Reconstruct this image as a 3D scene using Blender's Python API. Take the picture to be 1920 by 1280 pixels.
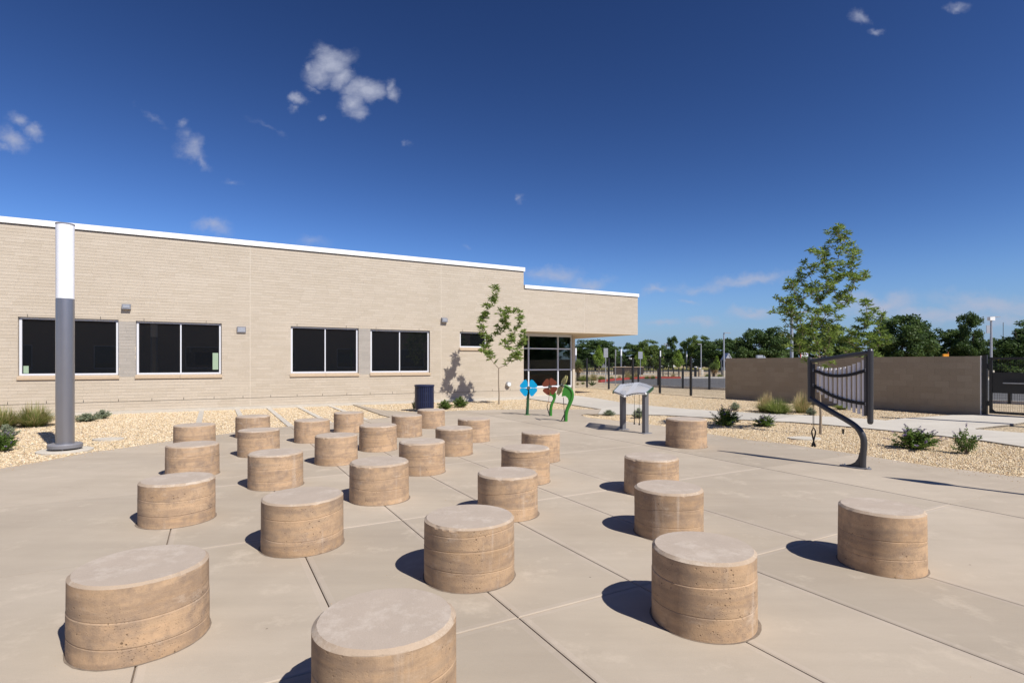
import bpy, math, random
import numpy as np
from mathutils import Vector, Matrix

for o in list(bpy.data.objects):
    bpy.data.objects.remove(o, do_unlink=True)
scene = bpy.context.scene
COL = scene.collection
R = math.radians
random.seed(11)
rng = np.random.default_rng(5)

# ------------------------------------------------------------------ camera
EYE = 1.6
FPX, CX, HY = 1015.0, 960.0, 679.5          # focal length and horizon of the photograph in its own pixels
cam = bpy.data.cameras.new('camera')
cam.sensor_width = 36.0
cam.lens = FPX / 1920 * 36.0
cam.shift_y = (HY - 640) / 1920
cam.clip_start, cam.clip_end = 0.05, 4000
camo = bpy.data.objects.new('camera', cam)
camo.location = (0, 0, EYE)
camo.rotation_euler = (R(90), 0, 0)
COL.objects.link(camo)
scene.camera = camo

# ------------------------------------------------------------------ light
SUN_EL, SUN_AZ = 48.0, 134.8                 # azimuth clockwise from +Y
sd = Vector((math.sin(R(SUN_AZ)) * math.cos(R(SUN_EL)), math.cos(R(SUN_AZ)) * math.cos(R(SUN_EL)), math.sin(R(SUN_EL))))
sl = bpy.data.lights.new('sun', 'SUN')
sl.energy, sl.angle, sl.color = 4.3, R(0.53), (1.0, 0.955, 0.89)
so = bpy.data.objects.new('sun', sl)
so.rotation_euler = sd.to_track_quat('Z', 'Y').to_euler()
so.location = (30, -30, 40)
COL.objects.link(so)

vs = scene.view_settings
vs.view_transform, vs.look = 'Standard', 'None'
vs.exposure, vs.gamma, vs.use_curve_mapping = 0.45, 1.0, False

CLOUDS = [  # direction (across, up) as slopes of the ray, radii, tilt, weight, softness of its edge
 (620,118,44,32,0,1.0),(640,140,28,24,0,.95),(600,140,30,26,0,.85),(579,128,11,16,0,.62),(590,164,18,10,0,.55),
 (690,176,36,24,0,1.0),(664,200,28,28,0,.95),(676,168,30,24,0,.9),(740,182,20,15,35,.8),(731,166,12,13,0,.6),
 (561,189,18,11,0,.72),(606,217,10,7,0,.55),(553,206,8,9,0,.4),
 (60,247,26,19,20,.78),(22,262,32,20,20,.72),(38,226,24,14,30,.6),(0,272,26,12,0,.6),
 (343,232,13,11,40,.5),(360,282,30,24,50,.62),(372,300,28,12,50,.6),(345,262,16,26,0,.42),(398,422,44,20,15,.62),
 (290,215,46,12,35,.36),(500,240,44,9,25,.33),(440,345,22,8,0,.38),(762,272,9,11,0,.42),
 (975,379,11,9,45,.48),(1616,30,22,13,10,.62),(1647,51,17,8,0,.55),(1797,10,20,12,0,.58),(1780,12,15,9,0,.4),
 (1040,512,70,20,0,0.65),(1105,528,50,16,0,0.6),(1400,521,120,15,8,0.68),(1330,535,90,14,5,0.52),(1408,586,44,13,5,0.86),
 (1320,605,34,13,0,0.81),(1245,607,44,9,0,0.59),(1288,565,24,6,0,0.55),(1650,572,80,22,5,0.94),(1740,590,120,18,0,0.81),
 (1860,572,120,26,-5,0.78),(1600,560,60,14,10,0.65),(1540,590,60,12,0,0.52),(585,448,44,18,0,.4),(880,465,14,6,0,.35),
 (1230,545,40,10,10,0.55),(1880,600,90,14,0,0.65)]

world = bpy.data.worlds.new('World')
scene.world = world
world.use_nodes = True
wn = world.node_tree
wn.nodes.clear()
def WN(t, **k):
    n = wn.nodes.new(t)
    for a, b in k.items(): setattr(n, a, b)
    return n
def wlink(a, b): wn.links.new(a, b)
def wmath(op, a, b=None, c=None, clamp=False):
    n = WN('ShaderNodeMath', operation=op, use_clamp=clamp)
    for i, x in enumerate((a, b, c)):
        if x is None: continue
        if isinstance(x, (int, float)): n.inputs[i].default_value = x
        else: wlink(x, n.inputs[i])
    return n.outputs[0]
sky = WN('ShaderNodeTexSky', sky_type='NISHITA', sun_disc=False)
sky.sun_elevation, sky.sun_rotation = R(SUN_EL), R(SUN_AZ)
sky.altitude, sky.air_density, sky.dust_density, sky.ozone_density = 1300, 1.0, 0.4, 3.0
tc = WN('ShaderNodeTexCoord')
sep = WN('ShaderNodeSeparateXYZ')
wlink(tc.outputs['Generated'], sep.inputs[0])
ysafe = wmath('MAXIMUM', sep.outputs[1], 0.05)
ca, cb = wmath('DIVIDE', sep.outputs[0], ysafe), wmath('DIVIDE', sep.outputs[2], ysafe)
comb = WN('ShaderNodeCombineXYZ'); wlink(ca, comb.inputs[0]); wlink(cb, comb.inputs[1])
# domain warp so that the cloud outlines are ragged
n1 = WN('ShaderNodeTexNoise'); n1.inputs['Scale'].default_value = 13; n1.inputs['Detail'].default_value = 7; n1.inputs['Roughness'].default_value = .62
wlink(comb.outputs[0], n1.inputs['Vector'])
wv = WN('ShaderNodeVectorMath', operation='SUBTRACT'); wlink(n1.outputs['Color'], wv.inputs[0]); wv.inputs[1].default_value = (.5, .5, .5)
ws = WN('ShaderNodeVectorMath', operation='SCALE'); wlink(wv.outputs[0], ws.inputs[0]); ws.inputs['Scale'].default_value = .062
wa = WN('ShaderNodeVectorMath', operation='ADD'); wlink(comb.outputs[0], wa.inputs[0]); wlink(ws.outputs[0], wa.inputs[1])
tot = None
for (px, py, rx, ry, tilt, wt) in CLOUDS:
    a, b = (px - CX) / FPX, (HY - py) / FPX
    mp = WN('ShaderNodeMapping', vector_type='TEXTURE')
    mp.inputs['Location'].default_value = (a, b, 0)
    mp.inputs['Rotation'].default_value = (0, 0, R(-tilt) if py < 450 else R(tilt))
    mp.inputs['Scale'].default_value = (rx * 1.38 / FPX, ry * 1.38 / FPX, 1)
    wlink(wa.outputs[0], mp.inputs['Vector'])
    ln = WN('ShaderNodeVectorMath', operation='LENGTH'); wlink(mp.outputs[0], ln.inputs[0])
    d = wmath('MULTIPLY', wmath('SUBTRACT', 1.0, ln.outputs['Value'], clamp=True), wt)
    tot = d if tot is None else wmath('MAXIMUM', tot, d)
n2 = WN('ShaderNodeTexNoise'); n2.inputs['Scale'].default_value = 30; n2.inputs['Detail'].default_value = 9; n2.inputs['Roughness'].default_value = .62
n2m = WN('ShaderNodeMapping'); n2m.inputs['Scale'].default_value = (.72, 1.15, 1); wlink(comb.outputs[0], n2m.inputs['Vector']); wlink(n2m.outputs[0], n2.inputs['Vector'])
dens = wmath('MULTIPLY_ADD', wmath('SUBTRACT', n2.outputs[0], .5), 1.15, tot)
dens = wmath('MULTIPLY', dens, wmath('GREATER_THAN', tot, 0.001))
dens = wmath('MULTIPLY', wmath('SUBTRACT', dens, .10, clamp=True), 1.2, clamp=True)
dens = wmath('MULTIPLY', dens, wmath('MULTIPLY', tot, 2.2, clamp=True))
dens = wmath('MULTIPLY', dens, wmath('GREATER_THAN', sep.outputs[1], 0.06))
dens = wmath('MULTIPLY', dens, wmath('MULTIPLY', wmath('MAXIMUM', cb, 0.0), 40.0, clamp=True), clamp=True)
gm = WN('ShaderNodeGamma'); wlink(sky.outputs[0], gm.inputs[0]); gm.inputs[1].default_value = 1.75
hs = WN('ShaderNodeHueSaturation'); hs.inputs['Saturation'].default_value = 1.0; hs.inputs['Value'].default_value = 1.0
wlink(gm.outputs[0], hs.inputs['Color'])
SKYMUL = WN('ShaderNodeMix', data_type='RGBA', blend_type='MULTIPLY'); SKYMUL.inputs['Factor'].default_value = 1
wlink(hs.outputs[0], SKYMUL.inputs[6]); SKYMUL.inputs[7].default_value = (.228, .224, .232, 1)
cm = WN('ShaderNodeMix', data_type='RGBA'); wlink(wmath('MULTIPLY', dens, .86), cm.inputs['Factor'])
hz_ = wmath('MULTIPLY', sep.outputs[2], 9.0); hz_ = wmath('MULTIPLY', hz_, hz_); hz_ = wmath('MULTIPLY', wmath('EXPONENT', wmath('MULTIPLY', hz_, -1.0)), .85, clamp=True)
hmix = WN('ShaderNodeMix', data_type='RGBA'); wlink(hz_, hmix.inputs['Factor']); wlink(SKYMUL.outputs[2], hmix.inputs[6]); hmix.inputs[7].default_value = (1.50, 2.28, 3.85, 1)
wlink(hmix.outputs[2], cm.inputs[6]); cm.inputs[7].default_value = (3.3, 3.55, 4.5, 1)
bg = WN('ShaderNodeBackground'); wlink(cm.outputs[2], bg.inputs[0]); bg.inputs[1].default_value = 0.1
wo = WN('ShaderNodeOutputWorld'); wlink(bg.outputs[0], wo.inputs[0])

# ------------------------------------------------------------------ helpers
def G(px, py, z=0.0):
    """point of the photograph -> point on the horizontal plane z"""
    Z = FPX * (EYE - z) / (py - HY)
    return Vector(((px - CX) / FPX * Z, Z, z))
def PT(px, py, Z):
    return Vector(((px - CX) / FPX * Z, Z, EYE + (HY - py) * Z / FPX))

def tag(o, label=None, cat=None, group=None, kind=None):
    if label: o['label'] = label
    if cat: o['category'] = cat
    if group: o['group'] = group
    if kind: o['kind'] = kind
    return o
def empty(name, loc=(0, 0, 0), rz=0.0):
    o = bpy.data.objects.new(name, None)
    o.empty_display_size = .2
    o.location = loc; o.rotation_euler = (0, 0, rz)
    COL.objects.link(o)
    return o
def link(name, me, parent=None, loc=None, rz=None):
    o = bpy.data.objects.new(name, me)
    COL.objects.link(o)
    if parent is not None: o.parent = parent
    if loc is not None: o.location = loc
    if rz is not None: o.rotation_euler = (0, 0, rz)
    return o
def copy_tree(o, parent=None):
    c = o.copy(); COL.objects.link(c)
    if parent is not None: c.parent = parent
    for ch in list(o.children): copy_tree(ch, c)
    return c

class MB:
    def __init__(s):
        s.v, s.f, s.m, s.r = [], [], [], []
    def add(s, vs_, fs, mi=0, rnd=0.5):
        b = len(s.v)
        s.v.extend([tuple(p) for p in vs_])
        for q in fs:
            s.f.append([i + b for i in q]); s.m.append(mi); s.r.append(rnd)
    def box(s, x0, x1, y0, y1, z0, z1, mi=0, rnd=.5, back=True):
        v = [(x0,y0,z0),(x1,y0,z0),(x1,y1,z0),(x0,y1,z0),(x0,y0,z1),(x1,y0,z1),(x1,y1,z1),(x0,y1,z1)]
        f = [(0,3,2,1),(4,5,6,7),(0,1,5,4),(1,2,6,5),(3,0,4,7)]
        if back: f.append((2,3,7,6))
        s.add(v, f, mi, rnd)
    def bar(s, p0, p1, w, h=None, mi=0, up=(0,0,1)):
        """square bar of width w (sideways) and height h between two points"""
        h = w if h is None else h
        p0, p1 = Vector(p0), Vector(p1); d = (p1 - p0).normalized(); up = Vector(up)
        if abs(d.dot(up)) > .95: up = Vector((0, 1, 0)) if abs(d.y) < .9 else Vector((1, 0, 0))
        a = d.cross(up).normalized() * w / 2; b = a.cross(d).normalized() * h / 2
        v = [p0-a-b, p0+a-b, p0+a+b, p0-a+b, p1-a-b, p1+a-b, p1+a+b, p1-a+b]
        s.add(v, [(0,1,2,3),(7,6,5,4),(0,4,5,1),(1,5,6,2),(2,6,7,3),(3,7,4,0)], mi)
    def tube(s, pts, r, n=10, mi=0, caps=True, flat=None):
        pts = [Vector(p) for p in pts]; k = len(pts)
        rr = r if isinstance(r, (list, tuple)) else [r] * k
        t0 = (pts[1] - pts[0]).normalized()
        a = t0.orthogonal().normalized()
        vs_, fs = [], []
        for i, p in enumerate(pts):
            t = (pts[min(i+1, k-1)] - pts[max(i-1, 0)]).normalized()
            a = (a - t * a.dot(t)).normalized(); b = t.cross(a)
            for j in range(n):
                an = 2 * math.pi * j / n
                vs_.append(p + (a * math.cos(an) + b * math.sin(an)) * rr[i])
        for i in range(k - 1):
            for j in range(n):
                fs.append((i*n+j, i*n+(j+1)%n, (i+1)*n+(j+1)%n, (i+1)*n+j))
        if caps:
            fs.append(tuple(range(n-1, -1, -1))); fs.append(tuple(range((k-1)*n, k*n)))
        s.add(vs_, fs, mi)
    def prism(s, poly, z0, z1, mi=0, rnd=.5, bottom=True):
        n = len(poly)
        area = sum(poly[i][0]*poly[(i+1)%n][1] - poly[(i+1)%n][0]*poly[i][1] for i in range(n))
        if area < 0: poly = poly[::-1]
        v = [(p[0], p[1], z0) for p in poly] + [(p[0], p[1], z1) for p in poly]
        f = [tuple(range(n, 2*n))] + [(i, (i+1)%n, n+(i+1)%n, n+i) for i in range(n)]
        if bottom: f.append(tuple(range(n-1, -1, -1)))
        s.add(v, f, mi, rnd)
    def plate(s, poly3, off, mi=0):
        """planar 3D polygon given thickness by the vector off"""
        n = len(poly3); off = Vector(off)
        v = [Vector(p) - off/2 for p in poly3] + [Vector(p) + off/2 for p in poly3]
        s.add(v, [tuple(range(n-1,-1,-1)), tuple(range(n, 2*n))] + [(i, (i+1)%n, n+(i+1)%n, n+i) for i in range(n)], mi)
    def lathe(s, prof, n=48, mi=0, c=(0, 0, 0), mis=None):
        vs_, fs, ms = [], [], []
        for (r_, z_) in prof:
            for j in range(n):
                an = 2*math.pi*j/n
                vs_.append((c[0]+r_*math.cos(an), c[1]+r_*math.sin(an), c[2]+z_))
        b = len(s.v); s.v.extend(vs_)
        for i in range(len(prof)-1):
            for j in range(n):
                s.f.append([b+i*n+j, b+i*n+(j+1)%n, b+(i+1)*n+(j+1)%n, b+(i+1)*n+j]); s.m.append(mis[i] if mis else mi); s.r.append(.5)
        s.f.append([b+(len(prof)-1)*n+j for j in range(n)]); s.m.append(mis[-1] if mis else mi); s.r.append(.5)
        s.f.append([b+j for j in range(n-1,-1,-1)]); s.m.append(mis[0] if mis else mi); s.r.append(.5)
    def mesh(s, name, mats, smooth=False, recalc=False):
        me = bpy.data.meshes.new(name)
        me.from_pydata(s.v, [], s.f)
        if not isinstance(mats, (list, tuple)): mats = [mats]
        for m_ in mats: me.materials.append(m_)
        me.polygons.foreach_set('material_index', s.m)
        at = me.attributes.new('rnd', 'FLOAT', 'FACE'); at.data.foreach_set('value', s.r)
        if smooth:
            me.polygons.foreach_set('use_smooth', [True]*len(me.polygons))
            try: me.set_sharp_from_angle(angle=R(38))
            except Exception: pass
        me.update()
        return me
    def build(s, name, mats, parent=None, loc=None, rz=None, smooth=False):
        return link(name, s.mesh(name, mats, smooth), parent, loc, rz)

# ------------------------------------------------------------------ materials
def new_mat(name):
    m = bpy.data.materials.new(name); m.use_nodes = True
    nt = m.node_tree
    b = nt.nodes['Principled BSDF']
    return m, nt, b
class NT:
    """small node-building shorthand"""
    def __init__(s, nt): s.nt = nt
    def n(s, t, **k):
        x = s.nt.nodes.new(t)
        for a, b in k.items(): setattr(x, a, b)
        return x
    def l(s, a, b): s.nt.links.new(a, b)
    def put(s, sock, v):
        if isinstance(v, (int, float)): sock.default_value = v
        elif isinstance(v, (tuple, list)): sock.default_value = tuple(v) + ((1,) if len(v) == 3 and sock.type == 'RGBA' else ())
        else: s.l(v, sock)
    def math(s, op, a, b=0.0, clamp=False):
        x = s.n('ShaderNodeMath', operation=op, use_clamp=clamp); s.put(x.inputs[0], a); s.put(x.inputs[1], b); return x.outputs[0]
    def coord(s, kind='Object', scale=(1, 1, 1), off=None):
        c = s.n('ShaderNodeTexCoord') if kind != 'World' else s.n('ShaderNodeNewGeometry')
        out = c.outputs[kind] if kind != 'World' else c.outputs['Position']
        m = s.n('ShaderNodeMapping'); s.l(out, m.inputs[0]); m.inputs['Scale'].default_value = scale
        if off is not None: s.l(off, m.inputs['Location'])
        return m.outputs[0]
    def noise(s, vec, scale, detail=4, rough=.55, out=0):
        x = s.n('ShaderNodeTexNoise'); s.l(vec, x.inputs['Vector'])
        x.inputs['Scale'].default_value = scale; x.inputs['Detail'].default_value = detail; x.inputs['Roughness'].default_value = rough
        return x.outputs[out]
    def voro(s, vec, scale, feature='F1', out='Distance'):
        x = s.n('ShaderNodeTexVoronoi', feature=feature); s.l(vec, x.inputs['Vector']); x.inputs['Scale'].default_value = scale
        return x.outputs[out]
    def ramp(s, fac, stops, interp='LINEAR'):
        x = s.n('ShaderNodeValToRGB'); s.l(fac, x.inputs[0]); cr = x.color_ramp; cr.interpolation = interp
        while len(cr.elements) < len(stops): cr.elements.new(0.5)
        for e, (p, c) in zip(cr.elements, stops):
            e.position = p; e.color = (c if isinstance(c, (tuple, list)) else (c, c, c)) + (() if isinstance(c, (tuple, list)) and len(c) == 4 else (1,))
        return x.outputs[0]
    def mix(s, fac, a, b, mode='MIX'):
        x = s.n('ShaderNodeMix', data_type='RGBA', blend_type=mode); s.put(x.inputs['Factor'], fac); s.put(x.inputs[6], a); s.put(x.inputs[7], b)
        return x.outputs[2]
    def rnd(s): return s.n('ShaderNodeObjectInfo').outputs['Random']
    def attr(s, name='rnd'): return s.n('ShaderNodeAttribute', attribute_name=name, attribute_type='GEOMETRY').outputs['Fac']
    def vary(s, col, fac, amt):
        """brightness of col varied by +-amt with fac 0..1"""
        v = s.math('MULTIPLY_ADD', fac, 2*amt); s.nt.nodes[-1].inputs[2].default_value = 1-amt
        x = s.n('ShaderNodeVectorMath', operation='SCALE'); s.put(x.inputs[0], col); s.l(v, x.inputs['Scale']); return x.outputs[0]
    def bump(s, h, strength, dist=.01):
        x = s.n('ShaderNodeBump'); s.l(h, x.inputs['Height']); x.inputs['Strength'].default_value = strength; x.inputs['Distance'].default_value = dist
        return x.outputs[0]

def simple(name, col, rough=.6, metal=0., spec=.5, nscale=None, namt=.08, bump=0, coat=0):
    m, nt, b = new_mat(name); k = NT(nt)
    b.inputs['Roughness'].default_value = rough; b.inputs['Metallic'].default_value = metal
    b.inputs['Specular IOR Level'].default_value = spec
    if coat: b.inputs['Coat Weight'].default_value = coat
    if nscale:
        c = k.coord('Object')
        n = k.noise(c, nscale, 5)
        k.l(k.vary(tuple(col)+(1,) if False else tuple(col), k.math('MULTIPLY', n, 1.0), namt), b.inputs['Base Color'])
        if bump: k.l(k.bump(n, bump), b.inputs['Normal'])
    else: b.inputs['Base Color'].default_value = tuple(col) + (1,)
    return m

M = {}
# --- plaza concrete: rosy grey, broomed, stained
def concrete(name, col, stain, rough=.85, broom=True, bright=.06, edge=False):
    m, nt, b = new_mat(name); k = NT(nt)
    w = k.coord('World')
    c = k.vary(col, k.rnd(), .09)
    big = k.noise(w, .55, 4, .6)
    c = k.mix(k.ramp(big, [(.40, 0.), (.68, .55)]), c, stain)
    st = k.coord('World', (.35, 2.2, 1)); streak = k.noise(st, 1.6, 4, .65)
    c = k.vary(c, streak, .13)
    pale = k.noise(w, 1.9, 6, .72)
    c = k.mix(k.ramp(pale, [(.56, 0.), (.70, .6)]), c, tuple(min(1, x*1.26) for x in col))
    fine = k.noise(w, 160, 3, .6)
    c = k.vary(c, fine, .10)
    spot = k.voro(w, 2.3); c = k.mix(k.ramp(spot, [(.012, .75), (.022, 0.)]), c, (.10, .08, .06))
    k.l(c, b.inputs['Base Color'])
    b.inputs['Roughness'].default_value = rough; b.inputs['Specular IOR Level'].default_value = .25
    if broom:
        bw = k.coord('World', (1, 14, 1)); br = k.noise(bw, 22, 2, .5)
        h = k.math('ADD', k.math('MULTIPLY', br, .6), k.math('MULTIPLY', fine, .6))
        k.l(k.bump(h, .4, .004), b.inputs['Normal'])
        c2 = k.vary(c, br, .05); k.l(c2, b.inputs['Base Color'])
    return m
M['plaza_edge'] = concrete('plaza_tooled_edge', (.437, .373, .300), (.35, .29, .228), .7, False)
M['plaza'] = concrete('plaza_concrete', (.420, .358, .284), (.325, .270, .208))
M['path'] = concrete('path_concrete', (.50, .465, .405), (.44, .40, .345))
M['subbase'] = simple('joint_dirt', (.15, .113, .083), .95, nscale=30, namt=.4)
M['joint_sand'] = simple('joint_sand', (.40, .32, .23), .95, nscale=60, namt=.3)

# --- gravel
def gravel_mat(name, stone):
    m, nt, b = new_mat(name); k = NT(nt)
    w = k.coord('World')
    if stone:
        r_ = k.rnd()
        c = k.ramp(r_, [(0, (.53, .41, .25)), (.18, (.59, .47, .30)), (.35, (.66, .54, .37)), (.55, (.55, .42, .27)), (.7, (.72, .62, .46)), (.85, (.42, .29, .17)), (.95, (.42, .36, .30)), (1, (.82, .76, .64))], 'CONSTANT')
        c = k.vary(c, k.noise(w, 90, 2), .16)
        b.inputs['Roughness'].default_value = .75
    else:
        v = k.n('ShaderNodeTexVoronoi', feature='F1'); k.l(w, v.inputs['Vector']); v.inputs['Scale'].default_value = 30
        sepc = k.n('ShaderNodeSeparateColor'); k.l(v.outputs['Color'], sepc.inputs[0])
        c = k.ramp(sepc.outputs[0], [(0, (.52, .40, .25)), (.2, (.58, .46, .31)), (.45, (.66, .54, .37)), (.7, (.55, .43, .28)), (.88, (.72, .62, .46))], 'CONSTANT')
        e = k.ramp(v.outputs['Distance'], [(.35, 1.), (.75, .42)])
        c = k.mix(1.0, c, e, 'MULTIPLY')
        big = k.noise(w, .8, 3); c = k.vary(c, big, .10)
        k.l(k.bump(k.math('SUBTRACT', 1.0, v.outputs['Distance']), .7, .02), b.inputs['Normal'])
        b.inputs['Roughness'].default_value = .9
    k.l(c, b.inputs['Base Color']); b.inputs['Specular IOR Level'].default_value = .2
    return m
M['gravel'] = gravel_mat('gravel_ground', False)
M['stone'] = gravel_mat('gravel_stone', True)

# --- layered earth-coloured concrete of the seats
def drum_mat():
    m, nt, b = new_mat('layered_concrete'); k = NT(nt)
    r_ = k.rnd()
    offn = k.n('ShaderNodeCombineXYZ'); k.l(k.math('MULTIPLY', r_, 37.0), offn.inputs[0]); k.l(k.math('MULTIPLY', r_, 91.0), offn.inputs[2])
    tl = k.n('ShaderNodeTexCoord')
    add = k.n('ShaderNodeVectorMath', operation='ADD'); k.l(tl.outputs['Object'], add.inputs[0]); k.l(offn.outputs[0], add.inputs[1])
    P = add.outputs[0]
    def mp(sc):
        x = k.n('ShaderNodeMapping'); k.l(P, x.inputs[0]); x.inputs['Scale'].default_value = sc; return x.outputs[0]
    lay = k.noise(mp((.9, .9, 7)), 1.0, 3, .5)
    fine = k.noise(mp((3.5, 3.5, 30)), 1.0, 5, .65)
    c = k.ramp(lay, [(.27, (.30, .218, .148)), (.38, (.45, .315, .202)), (.46, (.365, .265, .185)), (.53, (.475, .342, .228)), (.60, (.49, .345, .225)), (.68, (.43, .32, .225)), (.76, (.51, .39, .275))])
    c = k.vary(c, fine, .15); c = k.vary(c, r_, .10); c = k.mix(1.0, c, (.97, .94, .90), 'MULTIPLY')
    blot = k.noise(P, 7, 7, .7); c = k.mix(k.ramp(blot, [(.47, 0.), (.66, .75)]), c, (.27, .20, .15)); c = k.vary(c, k.noise(P, 18, 6, .7), .2)
    pale = k.noise(mp((3, 3, 6)), 1.6, 6, .7); c = k.mix(k.ramp(pale, [(.58, 0.), (.72, .5)]), c, (.56, .455, .36))
    drip = k.noise(mp((9, 9, .8)), 1.0, 4, .7); c = k.mix(k.ramp(drip, [(.60, 0.), (.74, .4)]), c, (.58, .49, .41))
    grain = k.noise(P, 120, 3, .6); c = k.vary(c, grain, .14)
    pm = k.ramp(k.noise(P, 3.2, 2), [(.42, .12), (.58, 1.)])
    vo = k.math('ADD', k.voro(P, 26), k.math('MULTIPLY', k.noise(P, 9, 3), .35)); pit = k.math('MULTIPLY', k.ramp(vo, [(.23, 1.), (.32, 0.)]), pm)
    vo2 = k.voro(P, 75); pit2 = k.math('MULTIPLY', k.ramp(vo2, [(.13, 1.), (.24, 0.)]), k.math('MULTIPLY', pm, .6))
    pt = k.math('MAXIMUM', pit, pit2)
    c = k.mix(k.math('MULTIPLY', pt, .72), c, (.12, .08, .05))
    k.l(c, b.inputs['Base Color'])
    h = k.math('ADD', k.math('MULTIPLY', grain, .25), k.math('MULTIPLY', fine, .5)); h = k.math('SUBTRACT', h, k.math('MULTIPLY', pt, 1.4))
    k.l(k.bump(h, .55, .006), b.inputs['Normal'])
    b.inputs['Roughness'].default_value = .88; b.inputs['Specular IOR Level'].default_value = .2
    return m
M['drum'] = drum_mat()
def drumtop_mat(name, col, edge):
    m, nt, b = new_mat(name); k = NT(nt)
    r_ = k.rnd()
    offn = k.n('ShaderNodeCombineXYZ'); k.l(k.math('MULTIPLY', r_, 53.0), offn.inputs[0])
    tl = k.n('ShaderNodeTexCoord')
    add = k.n('ShaderNodeVectorMath', operation='ADD'); k.l(tl.outputs['Object'], add.inputs[0]); k.l(offn.outputs[0], add.inputs[1]); P = add.outputs[0]
    c = k.vary(col, k.noise(P, 5, 5, .65), .12)
    c = k.mix(k.ramp(k.noise(P, 4.0, 8, .78), [(.50, 0.), (.62, .6)]), c, edge)
    g = k.noise(P, 140, 3); c = k.vary(c, g, .12)
    k.l(c, b.inputs['Base Color']); k.l(k.bump(g, .25, .004), b.inputs['Normal'])
    b.inputs['Roughness'].default_value = .85; b.inputs['Specular IOR Level'].default_value = .25
    return m
M['drumtop'] = drumtop_mat('seat_top', (.415, .345, .282), (.53, .46, .39))
M['drumedge'] = drumtop_mat('seat_edge', (.40, .31, .230), (.58, .50, .41))

# --- wall brick
def brick_mat(name, stops, amt=.10, grey=None):
    m, nt, b = new_mat(name); k = NT(nt)
    a = k.attr('rnd'); w = k.coord('World')
    c = k.ramp(a, stops)
    st = k.coord('World', (1, 1, 6)); c = k.vary(c, k.noise(st, 6, 6, .7), amt)
    gr = k.noise(w, 38, 6, .75); c = k.vary(c, gr, .26)
    c = k.vary(c, k.noise(w, .5, 3), .06)
    k.l(c, b.inputs['Base Color']); k.l(k.bump(gr, .5, .006), b.inputs['Normal'])
    b.inputs['Roughness'].default_value = .92; b.inputs['Specular IOR Level'].default_value = .15
    return m
M['brick'] = brick_mat('buff_brick', [(0, (.482, .414, .324)), (.3, (.498, .429, .339)), (.6, (.508, .439, .349)), (.89, (.522, .453, .362)), (.9, (.355, .325, .285)), (1, (.40, .365, .32))])
M['mortar'] = simple('mortar', (.50, .43, .338), .95, nscale=40, namt=.12)
M['block'] = brick_mat('brown_block', [(0, (.315, .262, .195)), (.5, (.33, .276, .208)), (1, (.35, .294, .222))])
M['block_mortar'] = simple('block_mortar', (.315, .262, .197), .95)
M['fascia'] = simple('white_fascia', (.83, .82, .79), .45, nscale=3, namt=.03)
M['alu'] = simple('white_aluminium', (.64, .65, .68), .35, .0)
M['sill'] = simple('sill_stone', (.50, .385, .265), .8, nscale=12, namt=.12)
M['footing'] = simple('footing_concrete', (.52, .475, .40), .9, nscale=9, namt=.15)
M['soffit'] = simple('soffit_plaster', (.60, .50, .37), .8, nscale=2, namt=.05)
M['glass'] = simple('dark_window_glass', (.007, .008, .010), .004, 0, .85)
def clear_glass():
    m, nt, b = new_mat('entrance_glass'); k = NT(nt)
    nt.nodes.remove(b)
    t = k.n('ShaderNodeBsdfTransparent'); t.inputs[0].default_value = (.62, .70, .66, 1)
    g = k.n('ShaderNodeBsdfGlossy'); g.inputs['Roughness'].default_value = .01; g.inputs[0].default_value = (.9, .95, 1, 1)
    fr = k.n('ShaderNodeFresnel'); fr.inputs[0].default_value = 1.6
    mx = k.n('ShaderNodeMixShader'); k.l(k.math('MULTIPLY', fr.outputs[0], 1.7, True), mx.inputs[0]); k.l(t.outputs[0], mx.inputs[1]); k.l(g.outputs[0], mx.inputs[2])
    k.l(mx.outputs[0], nt.nodes['Material Output'].inputs[0]); return m
M['cglass'] = clear_glass()
M['paper'] = simple('green_paper', (.30, .40, .28), .8)
M['greymetal'] = simple('grey_painted_metal', (.205, .205, .225), .42, .0, .5, nscale=6, namt=.05)
M['polemetal'] = simple('pole_metallic_grey', (.34, .34, .365), .36, .75, .5, nscale=3, namt=.06)
M['darkmetal'] = simple('charcoal_metal', (.062, .064, .072), .38, .35, .5, nscale=30, namt=.12)
M['black'] = simple('black_paint', (.012, .012, .013), .45)
M['rubber'] = simple('black_strap', (.010, .010, .012), .6)
M['whitelens'] = simple('opal_lens', (.86, .87, .90), .25)
M['silver'] = simple('brushed_aluminium', (.52, .54, .58), .35, .2)
M['postgrey'] = simple('post_grey', (.13, .13, .14), .5, nscale=20, namt=.1)
M['tube'] = simple('chime_tube', (.72, .71, .73), .4, .1, nscale=20, namt=.06)
M['galv'] = simple('galvanised_steel', (.42, .43, .45), .5, .6, nscale=15, namt=.12)
M['navy'] = simple('navy_coating', (.012, .018, .055), .4, 0, .5)
M['blue'] = simple('blue_petal', (.0, .30, .56), .35)
M['rust'] = simple('rust_petal', (.24, .060, .022), .45)
M['leafgreen'] = simple('green_powder_coat', (.035, .19, .022), .4, nscale=8, namt=.1)
M['darkgreen'] = simple('dark_green_coat', (.018, .075, .03), .4)
M['ochre'] = simple('ochre_petal', (.36, .33, .10), .45)
M['hub'] = simple('hub_grey', (.09, .10, .085), .5)
M['cord'] = simple('cord', (.05, .045, .04), .8)
M['asphalt'] = simple('asphalt', (.105, .102, .100), .9, nscale=1.2, namt=.2)
M['kerb'] = simple('kerb_concrete', (.52, .49, .44), .85, nscale=2, namt=.15)
M['redkerb'] = simple('red_kerb_paint', (.36, .05, .035), .7, nscale=3, namt=.25)
M['wood_dark'] = simple('dark_brown_panel', (.040, .026, .020), .7, nscale=4, namt=.3)
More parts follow.
